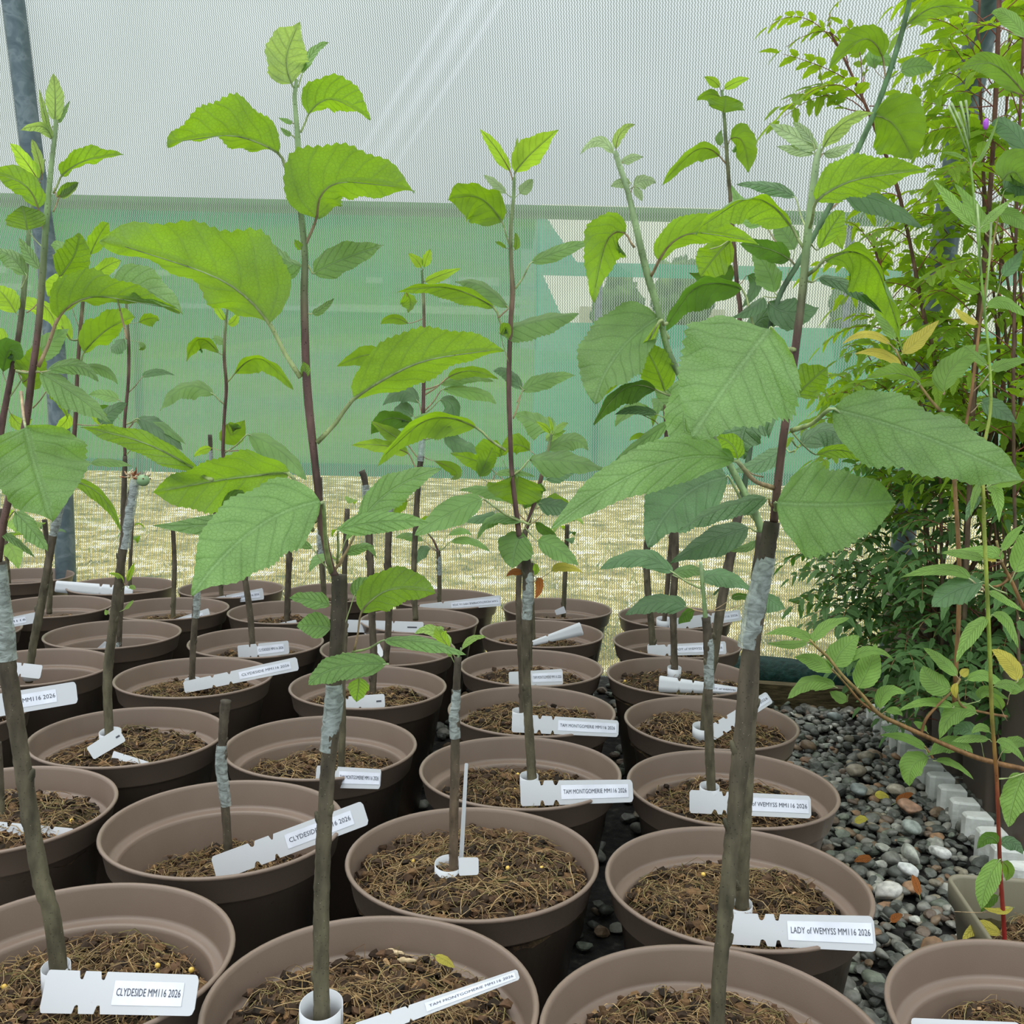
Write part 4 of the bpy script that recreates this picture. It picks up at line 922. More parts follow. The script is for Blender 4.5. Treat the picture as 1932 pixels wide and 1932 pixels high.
add('Q',(-.590,1.835),.072,1,'thin taped trunk under the great drooping leaf, slanting CLYDESIDE label on its pot rim',
 trunk=[(362,1290,12),(364,1230,12),(367,1180,12),(370,1120,12),(372,1090,11)],tape=[(369,1165,14),(371,1140,15),(372,1115,14)],bark=BK)
add('R',(-.917,1.873),.105,1,'taped trunk curving up to the right near the left edge, little curled label below',
 trunk=[(55,1270,14),(62,1220,15),(74,1160,16),(85,1100,15),(95,1040,14),(105,985,14),(116,945,12),(124,925,11)],tape=[(100,1010,15),(106,985,17),(112,960,15),(118,940,13)],
 shoot=[(122,930,9),(136,860,8),(143,780,8),(146,700,7),(152,620,7),(157,560,7),(162,500,6),(168,450,5)],top='n',leaves=['u 145 720 158 665 205 620 255 598 34 16','uy 150 640 134 642 85 590 14 574 20 10','u 160 500 170 480 190 440 205 420 16 14','uy 160 530 175 520 205 500 228 492 12 14','uy 150 620 130 560 110 540 90 560 24 20','t 146 700 160 690 200 700 222 725 8 12','uy 146 740 130 780 120 800 100 812 10 12','u 160 560 175 545 200 530 235 550 10 14','t 138 850 170 875 205 870 250 880 6 10','t 157 560 150 500 120 470 95 462 14 18','uy 145 760 170 770 200 800 220 830 12 12','td 140 800 190 800 205 780 240 760 14 16'])
add('S',(.046,1.949),.07,2,'apple pot behind the straight middle trunk, TAM MONTGOMERIE label upright inside the rim',trunk=[(1000,1270,9),(1000,1200,9),(1002,1100,9)])
add('U',(.341,1.925),.062,2,'slender knotty trunk rising from a mossy pot, white label curling towards the right rim',
 trunk=[(1273,1268,14),(1271,1200,13),(1270,1140,14),(1274,1060,14),(1272,980,13),(1262,900,12),(1258,850,12)],tape=[(1262,880,13),(1259,850,14),(1257,825,13)],bark=BK,
 shoot=[(1258,850,8),(1256,800,7),(1252,740,6)],top='n',auto=(9,.0,1.,.085,['n','n','d','y'],21))
add('V',(-.258,2.060),.10,2,'cut trunk just right of the taped leafless one behind the tallest front tree',
 trunk=[(728,1240,13),(733,1180,13),(733,1120,14),(732,1040,13),(736,960,12),(737,945,12)],tape=[(734,985,13),(736,960,14),(737,945,13)],bark=BK)
add('W',(-.551,2.100),.078,2,'thin trunk bending left, with drooping leaves hanging against the green fence left of centre',
 trunk=[(476,1212,12),(472,1160,12),(465,1110,12),(456,1060,11),(440,990,10),(428,910,9)],bark=BK,
 shoot=[(428,910,7),(421,855,7),(423,790,6),(427,730,6),(423,670,6),(426,610,5),(430,570,4)],top='n',leaves=['u 426 672 412 665 375 640 352 682 8 20','t 424 660 425 650 412 640 400 640 7 10','u 427 722 442 706 495 678 553 735 8 24','t 427 765 403 744 350 730 302 775 12 22','u 422 800 428 800 440 820 462 792 26 22','t 422 855 468 820 530 850 578 905 14 26','uy 428 600 425 605 412 585 402 565 6 7','uy 428 600 430 612 442 605 450 588 8 8','ty 430 580 432 570 436 565 442 560 4 4','ud 422 850 450 850 490 870 520 880 10 14','uy 421 850 400 845 380 850 366 862 6 8'])
add('X',(-.878,2.170),.115,2,'deep, nearly empty looking pot with a thin stem and a pointed label end',
 trunk=[(224,1236,11),(226,1180,10),(230,1100,10),(232,1000,10),(234,930,11),(236,860,8)],tape=[(222,1238,12),(223,1225,12),(225,1210,10)],bark=BK,
 shoot=[(236,862,6),(235,800,6),(242,720,6),(243,660,6),(240,600,5),(236,540,4)],top='n',leaves=['td 243 740 268 712 295 702 330 708 7 7','t 241 770 225 755 195 745 168 745 12 10','td 238 800 260 790 300 810 345 850 16 20','t 238 810 255 795 300 800 350 838 8 14','u 240 610 262 608 285 600 300 605 10 14','td 241 625 235 640 220 655 210 665 10 14','td 236 860 260 830 300 830 330 860 14 16','ud 238 800 215 780 195 775 180 790 12 14','t 241 640 262 645 270 655 262 660 5 6'])
add('Y',(.075,2.262),.075,2,'small-rimmed pot behind the straight middle trunk, label bent up like a fin',trunk=[(1006,1205,9),(1004,1140,9),(1002,1060,9)])
add('Z',(.375,2.170),.08,2,'gently bent thin trunk in the second pot from the back at right',
 trunk=[(1232,1232,14),(1228,1170,12),(1222,1110,13),(1220,1050,13),(1228,980,12),(1260,860,11)],
 shoot=[(1260,860,8),(1320,740,8),(1370,660,8),(1396,600,9),(1390,530,8),(1380,400,7),(1372,300,7),(1366,215,6),(1362,170,5)],top='n',leaves=['uy 1362 180 1358 165 1345 152 1328 145 7 9','uy 1362 180 1366 168 1390 155 1414 148 9 7','u 1364 195 1358 182 1335 178 1314 190 8 10','u 1366 210 1365 212 1368 195 1370 180 32 32 -.02','u 1372 310 1358 295 1310 285 1249 350 10 20','u 1370 280 1378 262 1402 270 1412 325 26 24','t 1370 280 1360 275 1356 260 1362 245 6 8','ud 1390 520 1380 500 1350 520 1300 515 16 20','td 1392 540 1410 520 1425 540 1400 580 12 12'])
add('a',(-.218,2.378),.075,2,'tall far tree left of centre, its straight stem just right of the two cut trunks',
 trunk=[(784,1162,11),(781,1110,11),(782,1040,11),(786,960,11),(790,900,11),(795,860,11)],tape=[(793,870,13),(796,840,12),(799,810,10)],
 shoot=[(797,830,8),(799,750,7),(800,680,7),(800,620,6),(799,560,6),(796,510,4)],top='n',leaves=['uy 798 510 795 505 785 490 770 478 9 9','uy 798 510 800 505 806 485 812 470 8 8','uy 799 530 802 532 830 520 870 506 9 10','t 800 680 795 670 750 655 718 690 8 10','u 770 680 715 680 690 670 634 692 18 20','t 800 735 830 725 880 712 932 720 8 12','u 801 745 845 712 890 700 940 715 10 12','td 800 790 790 760 760 740 722 765 14 18','td 800 795 780 785 760 775 740 785 16 22','td 801 780 830 755 855 770 850 830 14 18','t 801 775 835 735 900 740 936 762 10 14','td 800 830 840 815 870 840 905 850 14 18','uy 795 870 770 840 740 820 700 795 14 14','uy 790 890 770 855 720 840 662 840 12 14','u 795 860 820 870 860 890 850 905 12 10','u 790 930 770 945 750 955 742 975 18 14','ud 792 830 780 800 730 790 700 820 16 20','u 800 600 770 610 740 600 718 612 8 10'])
add('b',(-.855,2.429),.08,2,'far pot at left with a thin straight trunk and a crumpled label resting in it',trunk=[(326,1172,9),(328,1120,9),(329,1060,9),(326,990,8)])
add('c',(-.555,2.446),.075,2,'far pot left of centre holding a straight dark trunk, small blank label at its foot',trunk=[(541,1182,12),(543,1120,12),(545,1060,12),(547,980,11),(549,920,10)],bark=BK)
add('d',(-1.147,2.440),.085,2,'far pot near the left edge with a stub of trunk just showing above its rim',trunk=[(93,1150,10),(95,1100,9),(90,1040,9),(84,980,9)],auto=(5,.75,1.,.06,['n','d'],31))
add('e',(-1.236,2.150),.08,2,'pot cut by the left edge in the middle distance with a printed label inside it',trunk=[(-10,1190,10),(-6,1100,10),(4,960,9)],auto=(8,.6,1.,.09,['n','y'],33))
add('f',(-.175,2.650),.08,2,'back row tree with a few thin drooping leaves spreading low at its cut top',
 trunk=[(829,1142,8),(829,1100,8),(828,1060,9),(827,1038,8)],tape=[(829,1085,10),(829,1065,10),(828,1050,9)],
 shoot=[(827,1040,4),(818,1020,4),(806,1005,3)],top='n',leaves=['t 828 1040 850 1022 890 1020 925 1042 6 9','td 826 1040 812 1035 795 1040 785 1065 8 14','t 827 1040 845 1010 870 1000 890 1010 5 8','u 812 1012 806 1000 800 985 815 975 9 10','t 826 1040 800 1020 770 1010 745 1015 6 9'])
add('g',(.124,2.559),.085,2,'back row tree with single thin trunk, just right of the straight middle tree',trunk=[(1063,1156,9),(1065,1110,9),(1068,1050,9),(1070,990,8)],auto=(4,.8,1.,.06,['n','d'],35))
add('h',(.420,2.480),.08,2,'back right corner pot with looped white label and knotty trunk',trunk=[(1253,1176,9),(1258,1120,9),(1263,1060,10),(1268,1000,9)],bark=BK)
add('i',(-1.092,2.744),.085,2,'back row tree beside the steel hoop, blank label lying over its pot rim',trunk=[(245,1126,7),(246,1060,7),(250,980,6)],auto=(4,.7,1.,.06,['n'],37))
add('j',(-.780,2.735),.085,2,'back row pot left of centre with a CLYDESIDE label lying on the rim',trunk=[(418,1132,9),(414,1060,8),(405,960,8),(399,880,8),(396,820,8)],tape=[(400,895,9),(398,870,9),(397,850,9)])
add('k',(-.485,2.705),.085,2,'back row tree mostly hidden behind the tallest front trunk',trunk=[(612,1130,9),(606,1040,13),(604,960,12),(603,900,9)],tape=[(606,1050,14),(605,1020,14),(604,1000,12)])
add('l',(-1.434,2.864),.085,2,'back row pot at the far left edge, thin trunk, in front of the netting',trunk=[(17,1104,8),(13,1050,8),(9,1000,7),(5,960,7)])
add('m',(-1.540,2.560),.085,2,'pot rim just entering at the left edge, one row before the back row',trunk=None)

# dried blossom and fruitlet on the leafless trunk
rtL,YL=T['L']
rg=np.random.RandomState(3)
g=G(); c=WY(258,905,YL)
for _ in range(46):
    d=rg.randn(3); d/=np.linalg.norm(d); d[2]=abs(d[2]); p=c+R([rg.uniform(-.016,.016),rg.uniform(-.01,.01),rg.uniform(0,.008)])
    cc=[(.34,.22,.12),(.55,.45,.30),(.25,.10,.05),(.65,.58,.45)][rg.randint(4)]
    tube(g,[p,p+d*.006,p+d*.009+rg.randn(3)*.003],[.0009,.0014,.0003],5,4,col=cc)
g.build('dried_blossom',DRY,rtL)
g=G(); V=I3.copy(); V[:,2]*=.95; V=V*.0098+WY(272,906,YL)-R([0,.004,0]); g.add(V,I3F); tube(g,[WY(272,892,YL),WY(270,888,YL)],[.001,.001],4,5,m=0); g.build('fruitlet',FRUIT,rtL)
# slow release pellets
def pellets(key,pts):
    rt,Y=T[key]; g=G()
    for x,y in pts:
        dep=DEPO.get(key,.035); g.add(I2*.0028+onZ(x,y,RIMZ-dep+.012),I2F)
    o=g.build('fertiliser_pellets',PELLET,rt); o['kind']='stuff'
pellets('A',[(8,1862),(297,1822),(361,1830)]); pellets('G',[(768,1657),(780,1530+95),(958,1638),(1022,1638)]); pellets('H',[(1327,1650),(1182,1720),(1246,1753)])
pellets('I',[(977,1461),(972,1490),(966,1505),(1035,1519)]); pellets('E',[(135,1548),(165,1556)]); pellets('U',[(1179,1285),(1300,1274),(1357,1273)]); pellets('K',[(741,1312+150)])
# bits lying in the front pot
g=G(); box(g,(0,0,0),(.022,.006,.003)); V=g.v[0]@rot(np.random.RandomState(2)); 
def chip(px,py,s,c,rz,label):
    g=G(); p=onZ(px,py,RIMZ-.026); rg=np.random.RandomState(int(px)); P=[p+R([math.cos(rz)*k,math.sin(rz)*k,.002*math.sin(k*90)]) for k in np.linspace(-s,s,6)]
    tube(g,P,[s*.12,s*.25,s*.28,s*.25,s*.22,s*.08],12,6,col=c,lump=.15); o=g.build('bark_chip',FIB); tag(o,label,'bark chip','pale chips lying on the compost'); 
chip(745,1797,.011,(.62,.48,.30),-.5,'pale cream bark chip at the back of the tallest front tree pot')
chip(768,1812,.010,(.55,.42,.25),-.3,'lower pale bark chip just below the cream one in the tallest front tree pot')
o=leafpx(None,.865,'tg 812 1800 820 1803 840 1812 858 1826 8 9','fallen_leaf'); tag(o,'crumpled pale fallen leaf at the back of the tallest front tree pot','leaf')

# ------------------------------------------------------------------ labels
def yrim(x,y,h): return float(onZ(x,y+h/2,RIMZ+.011)[1])
def NT(key,p0,p1,h0,h1,text,label,end='r',**k):
    rt,Y=T[key]; Y0=Y-k.pop('front',.014)
    d1=(yrim(p1[0],p1[1],h1)-Y0) if end=='r' else end
    return nametag(Y0,p0,p1,h0,h1,text,label,sz=RIMZ-DEP[key]+.010,dY1=d1,trunk=Y,**k)
TM='TAM MONTGOMERIE MM116 2026'; CL='CLYDESIDE MM116 2026'; LW='LADY of WEMYSS MM116 2026'
NT('A',(82,1870),(371,1878),76,66,CL,'CLYDESIDE label in the front left corner pot, fully readable','r',loop=(106,1850,27,62),notch=(.25,.395),tx=(.50,.905))
nametag(T['B'][1]-.03,(672,1948),(978,1838),34,22,TM,'TAM MONTGOMERIE label slanting up to the rim in the bottom centre pot',dY1=.09,loop=(606,1925,44,70),trunk=T['B'][1],notch=(.2,.3),tx=(.42,.96))
NT('G',(869,1640),(880,1440),9,7,'','blank label standing edge-on like a blade in the centre pot',.02,loop=(847,1655,28,44),notch=(),front=-.005)
g=G(); NT('G',(866,1635),(903,1634),34,32,'','short blank label tail beside the curled loop in the centre pot',-.01,notch=())
NT('H',(1372,1752),(1651,1762),54,58,LW,'LADY of WEMYSS label nearest the viewer, right of the leaning trunk',loop=(1393,1735,26,40),notch=(.25,.36),tx=(.45,.97))
NT('F',(404,1640),(690,1533),48,46,CL,'CLYDESIDE label slanting up to the right, on the leafless stump pot',notch=(.27,.40),tx=(.50,.90))
NT('I',(982,1497),(1194,1492),46,38,TM,'readable TAM MONTGOMERIE label at the foot of the straight middle tree',loop=(998,1478,18,32),notch=(.20,.33),tx=(.40,.95))
NT('J',(1301,1512),(1530,1523),42,38,LW,'LADY of WEMYSS label passing behind the two right-hand trunks',loop=(1338,1502,19,34),notch=(.22,.30),tx=(.42,.97))
NT('K',(596,1465),(718,1470),40,33,TM,'folded TAM MONTGOMERIE label behind the tallest front trunk',notch=(.18,.32),tx=(.40,.98))
NT('N',(966,1364),(1167,1375),34,29,TM,'TAM MONTGOMERIE label lying over the right rim, behind the straight middle trunk',loop=(979,1358,13,34),notch=(.27,.40),tx=(.47,.97))
NT('L',(170,1422),(230,1385),26,30,'','blank looped label with a slot beside the fruitlet trunk',-.03,loop=(208,1392,20,26),notch=(),slot=True)
NT('L',(212,1425),(280,1440),16,5,'','thin blank label tail pointing right under the fruitlet trunk',-.06,notch=(.3,))
NT('U',(1243,1290),(1392,1303),30,12,'LADY of WEMYSS','label curving low along the rim below the slender knotty trunk',-.08,loop=(1272,1272,13,26),notch=(.25,.42),bow=-.06,tx=(.62,.97))
NT('O',(1340,1385),(1452,1315),28,24,'MM116 2026','label slanting up behind the thick leaning trunk, its end poking out right of it',-.02,loop=(1326,1382,20,26),notch=(.18,.32),tx=(.62,.96))
NT('S',(960,1281),(1062,1277),25,29,TM,'upright TAM MONTGOMERIE label two pots behind the straight middle tree',-.10,notch=(),tx=(.45,.97))
NT('Q',(347,1297),(562,1252),22,26,CL,'CLYDESIDE label slanting along the rim below the great drooping leaf',loop=(363,1292,14,20),notch=(.25,.40),tx=(.50,.92))
NT('W',(449,1232),(545,1221),28,24,CL,'short CLYDESIDE label standing in the pot right behind the slanting one',-.12,notch=(.25,.4),tx=(.42,.9))
NT('P',(648,1328),(726,1322),26,25,'','blank slotted label at the foot of the taped leafless trunk',-.10,notch=(.1,.4),slot=True)
NT('a',(655,1181),(799,1184),24,20,'','blank white slotted label across the two cut trunks left of centre',-.14,notch=(.62,),slot=True)
NT('a',(695,1190),(722,1238),18,8,'','narrow blank label hanging down between the two cut trunks',-.16,notch=())
NT('f',(792,1148),(945,1133),15,20,TM,'TAM MONTGOMERIE label lying upside down on a back row rim',notch=(.3,),tx=(.42,.97),flip=True)
NT('b',(328,1174),(396,1160),10,26,'CLYDESIDE','triangular looking label end in a far left pot',-.06,notch=(),tx=(.3,.8))
NT('i',(104,1106),(250,1120),22,28,'','long blank white label bending over a back left rim',.0,notch=(.56,.70),bow=.05,front=.15)
NT('j',(404,1135),(497,1120),14,20,CL,'small CLYDESIDE label on a back row rim at left',notch=(.25,),tx=(.40,.92))
nametag(1.50,(-60,1340),(145,1306),44,42,'MM116 2026','label tilted up to the right at the left edge, reading MM116 2026',dY1=-.0,notch=(.2,),tx=(.50,.80))
nametag(1.165,(-30,1570),(138,1574),44,22,'','blank notched label crossing behind the front left trunk',dY1=.02,notch=(.26,.75))
NT('X',(174,1242),(208,1225),16,38,'MM116','pointed label end in the deep nearly empty pot at left',-.02,notch=(),tx=(.35,.9))
NT('e',(-20,1182),(78,1163),18,20,'MM116','label in the pot cut by the left edge, mid distance',-.06,notch=(),tx=(.3,.7))
NT('Z',(1222,1228),(1370,1222),20,24,LW,'LADY of WEMYSS label in the second pot from the back at right',-.08,loop=(1232,1226,11,16),notch=(.25,),tx=(.35,.95))
NT('h',(1262,1180),(1398,1160),24,20,'MM116 2026','label with a looped tail in the back right corner pot',-.06,loop=(1253,1176,15,18),notch=(.25,.6),tx=(.70,.95))
NT('R',(24,1262),(78,1268),26,26,'','curled blank label at the foot of the trunk curving near the left edge',-.03,loop=(60,1270,16,20),notch=(.3,))
NT('c',(520,1182),(560,1176),10,14,'','small blank label at the foot of a straight dark far trunk',-.05,notch=(.5,))
NT('g',(1048,1156),(1066,1150),10,14,'','scrap of blank label at the foot of the back row centre trunk',-.02,notch=())
NT('Y',(1004,1214),(1098,1186),10,26,'','greyish label bent up like a fin inside a pot rim',-.02,notch=(.3,),bow=.12)
nametag(.80,(1722,1952),(1930,1962),60,60,'','white label corner at the very bottom right edge',dY1=-.03,notch=())

# ------------------------------------------------------------------ square pots on the right
def square_pot(name,c,wt_,wb_,h,rz,mat,label,grp,soil=True,dep=.03):
    rt=root(name,(c[0],c[1],c[2]),label,'pot',grp)
    k=28; g=G()
    def ringpts(w,z,rad):
        P=[]
        for q,(sx,sy) in enumerate(((1,1),(-1,1),(-1,-1),(1,-1))):
            for j in range(k//4):
                a=(q+j/(k/4-1))*math.pi/2
                P.append((sx*(w/2-rad)+rad*math.cos(a),sy*(w/2-rad)+rad*math.sin(a),z))
        P=R(P); ca,sa=math.cos(rz),math.sin(rz); P[:,:2]=P[:,:2]@R([[ca,sa],[-sa,ca]]); return P+R(c)
    lev=[(wb_,0,.012),(wb_+.001,.002,.015),(wt_-.006,h-.028,.02),(wt_+.004,h-.026,.02),(wt_+.006,h-.003,.02),(wt_+.004,h,.02),(wt_-.002,h,.018),(wt_-.004,h-.004,.018),(wt_-.012,h-.05,.018),(wb_-.006,.01,.01)]
    V=np.concatenate([ringpts(*x) for x in lev]); n=len(lev)
    g.add(V,[(i*k+j,i*k+(j+1)%k,(i+1)*k+(j+1)%k,(i+1)*k+j) for i in range(n-1) for j in range(k)]+[tuple(range(k-1,-1,-1))])
    g.build('pot_wall',mat,rt,thick=None)
    if soil:
        m=20; z=c[2]+h-dep; V=[];w=(wt_-.016)/2
        ca,sa=math.cos(rz),math.sin(rz)
        for i in range(m+1):
            for j in range(m+1):
                x,y=(-1+2*i/m)*w,(-1+2*j/m)*w; zz=.006*mnoise.noise(Vector((x*40,y*40,3)))+.004*mnoise.noise(Vector((x*130,y*130,3)))
                V.append((c[0]+x*ca-y*sa,c[1]+x*sa+y*ca,z+zz))
        g=G(); g.add(V,[(i*(m+1)+j,(i+1)*(m+1)+j,(i+1)*(m+1)+j+1,i*(m+1)+j+1) for i in range(m) for j in range(m)]); cm=g.build('compost',SOIL,rt)
        if name=='square_pot':
            d=bpy.data.objects.new('root_fibres',debrismesh(7.3,.075,380,500,400)); link(d,cm); d.location=(0,0,h-dep+.002); d['kind']='stuff'
    return rt
rz_=-.12
p=onZ(1776,1652,.236-.03)   # back left corner of the front square pot
sqc=p+R([.096,-.092,0]); 
sq=square_pot('square_pot',(sqc[0],sqc[1],.012),.19,.14,.19,rz_,POT2,'olive square pot at the bottom right holding the tall red-stemmed willowherb','pots of the right-hand plants',True,.05)
# willowherb (a weed growing in that pot)
YW=sqc[1]
wh=root('willowherb',(onZ(1893,1775,.15)[0],YW,.15),'tall single-stemmed willowherb weed growing from the olive square pot','weed')
wp=[(1896,1790,9),(1893,1730,9),(1887,1640,8),(1884,1560,8),(1880,1460,8),(1872,1360,8),(1868,1250,8),(1863,1130,8),(1857,1000,8),(1855,920,7),(1853,860,7),(1868,780,6),(1868,700,5),(1855,560,5),(1842,420,4),(1830,300,4),(1822,250,3)]
P=[WY(x,y,YW) for x,y,w in wp]; r=[w*YW/F/2 for x,y,w in wp]; g=G()
tube(g,P,r,90,8,col=[(.28,.02,.02),(.25,.06,.03),(.24,.33,.05),(.28,.30,.06),(.20,.36,.06),(.24,.40,.1)]); g.build('stem',HERB,wh)
for s in ['td 1888 1600 1886 1592 1912 1590 1930 1612 12 16','ud 1888 1600 1884 1592 1865 1580 1843 1602 12 14','t 1888 1625 1886 1622 1862 1665 1852 1716 20 18 -.02','u 1888 1620 1890 1625 1902 1640 1898 1662 12 12','t 1880 1470 1932 1460 1915 1500 1902 1560 26 26','t 1868 1168 1864 1166 1832 1195 1804 1250 14 14','t 1868 1165 1872 1160 1900 1170 1922 1225 8 12','t 1862 1120 1866 1115 1895 1130 1932 1155 6 8','t 1860 1060 1856 1055 1820 1045 1776 1042 8 10','td 1857 940 1853 938 1835 950 1822 985 8 9','t 1857 925 1862 925 1880 930 1885 985 14 12','t 1856 920 1850 915 1840 930 1832 975 7 8','u 1857 920 1870 915 1895 910 1935 905 8 10','t 1870 1300 1875 1295 1905 1290 1930 1305 8 10','t 1872 1385 1868 1382 1850 1372 1832 1385 8 8','t 1872 1400 1880 1400 1905 1405 1935 1440 8 10','t 1872 1400 1866 1395 1830 1392 1795 1400 7 9','ud 1887 1680 1884 1690 1866 1700 1850 1722 8 10 .03',
 't 1830 310 1822 300 1800 290 1776 288 3 4','t 1830 320 1840 305 1860 280 1885 215 3 4','t 1845 440 1850 430 1880 400 1905 380 8 9','t 1843 430 1836 425 1800 385 1760 340 12 10','u 1853 560 1850 550 1820 540 1790 520 8 10','t 1868 700 1862 690 1840 670 1815 650 7 9','tg 1800 1720 1912 1712 1885 1720 1855 1712 8 5','tg 1893 1768 1888 1765 1850 1750 1815 1775 14 14 .0']: leafpx(wh,YW,s,defmat='w')
for (a,b,c2,d2) in ((1826,270,1795,195),(1826,265,1812,192),(1828,262,1822,190),(1822,280,1790,200),(1832,300,1808,212),(1850,520,1843,385),(1856,600,1870,420)):
    g=G(); tube(g,[WY(a,b,YW),WY((a+c2)/2+2,(b+d2)/2,YW-.01),WY(c2,d2,YW)],[.0010,.0009,.0014],8,6,col=[(.25,.38,.12),(.30,.40,.18)]); g.build('seed_pod',HERB,wh)
g=G(); g.add(I2*R([.003,.003,.006])+WY(1860,234,YW),I2F,None,(.35,.08,.5)); g.build('purple_flower_bud',HERB,wh)

# tall square pots in a row
A0=onZ(1905,1625,.02); A1=onZ(1690,1385,.02); dr=(A1-A0); L_=np.linalg.norm(dr[:2]); dr=dr/np.linalg.norm(dr); nr=R([dr[1],-dr[0],0]); 
if nr[0]<0: nr=-nr
ang=math.atan2(dr[1],dr[0])
TP=[]
for k in range(5):
    c=A0+dr*(.10+k*.195)+nr*(.115); c[2]=.014
    lab=['tall brown square pot nearest the viewer behind the white teeth','second tall brown square pot along the white teeth, counted from the viewer','third tall brown square pot along the white teeth, under the willow branch','fourth tall brown square pot along the white teeth, half hidden by leaves','last tall brown square pot at the back of the row, by the green roll'][k]
    TP.append(c); square_pot('tall_square_pot',c,.172,.14,.30,ang,POT3,lab,'tall brown square pots behind the white teeth',True,.03)
for k in range(3):
    c=A0+dr*(.12+k*.2)+nr*(.33); c[2]=.014
    square_pot('tall_square_pot',c,.172,.14,.30,ang,POT3,['second-row tall square pot at the right edge of the view','second-row tall square pot behind the nearest tall brown one','second-row tall square pot deep under the rowan leaves'][k],'tall brown square pots behind the white teeth',True,.03)
mat_=root('interlocking_mat',tuple(A0+R([0,0,-.015])),'white plastic interlocking mat with toothed edge under the tall square pots','mat')
g=G(); c=A0+dr*.36+nr*.23; box(g,(c[0],c[1],.008),(.98,.48,.012),ang); g.build('mat_base',WHITEP,mat_,smooth=False)
for k in range(14):
    c=A0+dr*(-.10+k*.066)-nr*.020; g=G()
    V=[]
    w=.034; dd=.046
    out=[(-w/2,-dd/2),(w/2,-dd/2),(w/2*.86,dd/2*.6),(w*.3,dd/2),(-w*.3,dd/2),(-w/2*.86,dd/2*.6)]
    ca,sa=math.cos(ang),math.sin(ang); side=1 if (R([-sa,ca])@(-nr[:2]))>0 else -1
    for z in (.008,.056,.060):
        s=1 if z<.058 else .88
        for a,b in out:
            a*=s; b=b*side*s; V.append((c[0]+a*ca-b*sa,c[1]+a*sa+b*ca,z))
    g.add(V,[(i*6+j,i*6+(j+1)%6,(i+1)*6+(j+1)%6,(i+1)*6+j) for i in range(2) for j in range(6)]+[tuple(range(12,18))])
    g.build('edge_tooth',WHITEP,mat_,smooth=False)

# ------------------------------------------------------------------ goat willow branch
YG=1.50
gw=root('goat_willow',tuple(WY(1990,1475,YG)*R([1,1,0])+R([.012,-.03,.006])),'goat willow with a long low branch of toothed oval leaves reaching left over the gravel','sapling')
q3=WY(1990,1475,YG); q0=R([q3[0]+.012,q3[1]-.03,.006]); g=G()
tube(g,[q0,q0+R([0,0,.10]),q0+R([-.002,.006,.20]),(q0*.3+q3*.7)*R([1,1,0])+R([0,0,q3[2]-.022]),q3],[.0068,.0062,.0056,.005,.0045],24,8,col=[(.16,.09,.05),(.20,.10,.04)]); g.build('stem',HERB,gw)
def br(pts,Y0,Y1,col,nm='branch',parent=gw):
    n=len(pts); g=G(); P=[WY(x,y,Y0+(Y1-Y0)*i/(n-1)) for i,(x,y,w) in enumerate(pts)]; r=[w*((Y0+Y1)/2)/F/2 for x,y,w in pts]
    tube(g,P,r,n*6,8,col=col); return g.build(nm,HERB,parent)
WB=[(.20,.10,.04),(.24,.13,.05),(.28,.22,.08)]
br([(1990,1475,11),(1932,1452,11),(1880,1440,11),(1830,1425,10),(1760,1395,9),(1700,1368,9),(1658,1347,8),(1625,1310,7),(1590,1275,6),(1562,1240,6),(1540,1220,5),(1528,1207,4)],YG,YG-.05,WB)
br([(1738,1384,6),(1748,1355,6),(1775,1325,5),(1800,1300,5),(1812,1280,4)],YG,YG,WB)
br([(1655,1345,6),(1625,1325,5),(1595,1290,4),(1570,1262,4)],YG,YG-.02,WB)
br([(1760,1430,5),(1752,1418,4),(1745,1408,3)],YG,YG,WB)
br([(1900,1352,6),(1860,1345,5),(1815,1332,5),(1805,1300,3)],YG+.02,YG,WB)
br([(1932,1150,8),(1910,1100,7),(1890,1060,6),(1880,1020,5)],YG+.1,YG+.1,WB)
br([(1932,1060,6),(1885,1105,5),(1830,1098,4),(1790,1090,3)],YG+.15,YG+.15,WB)
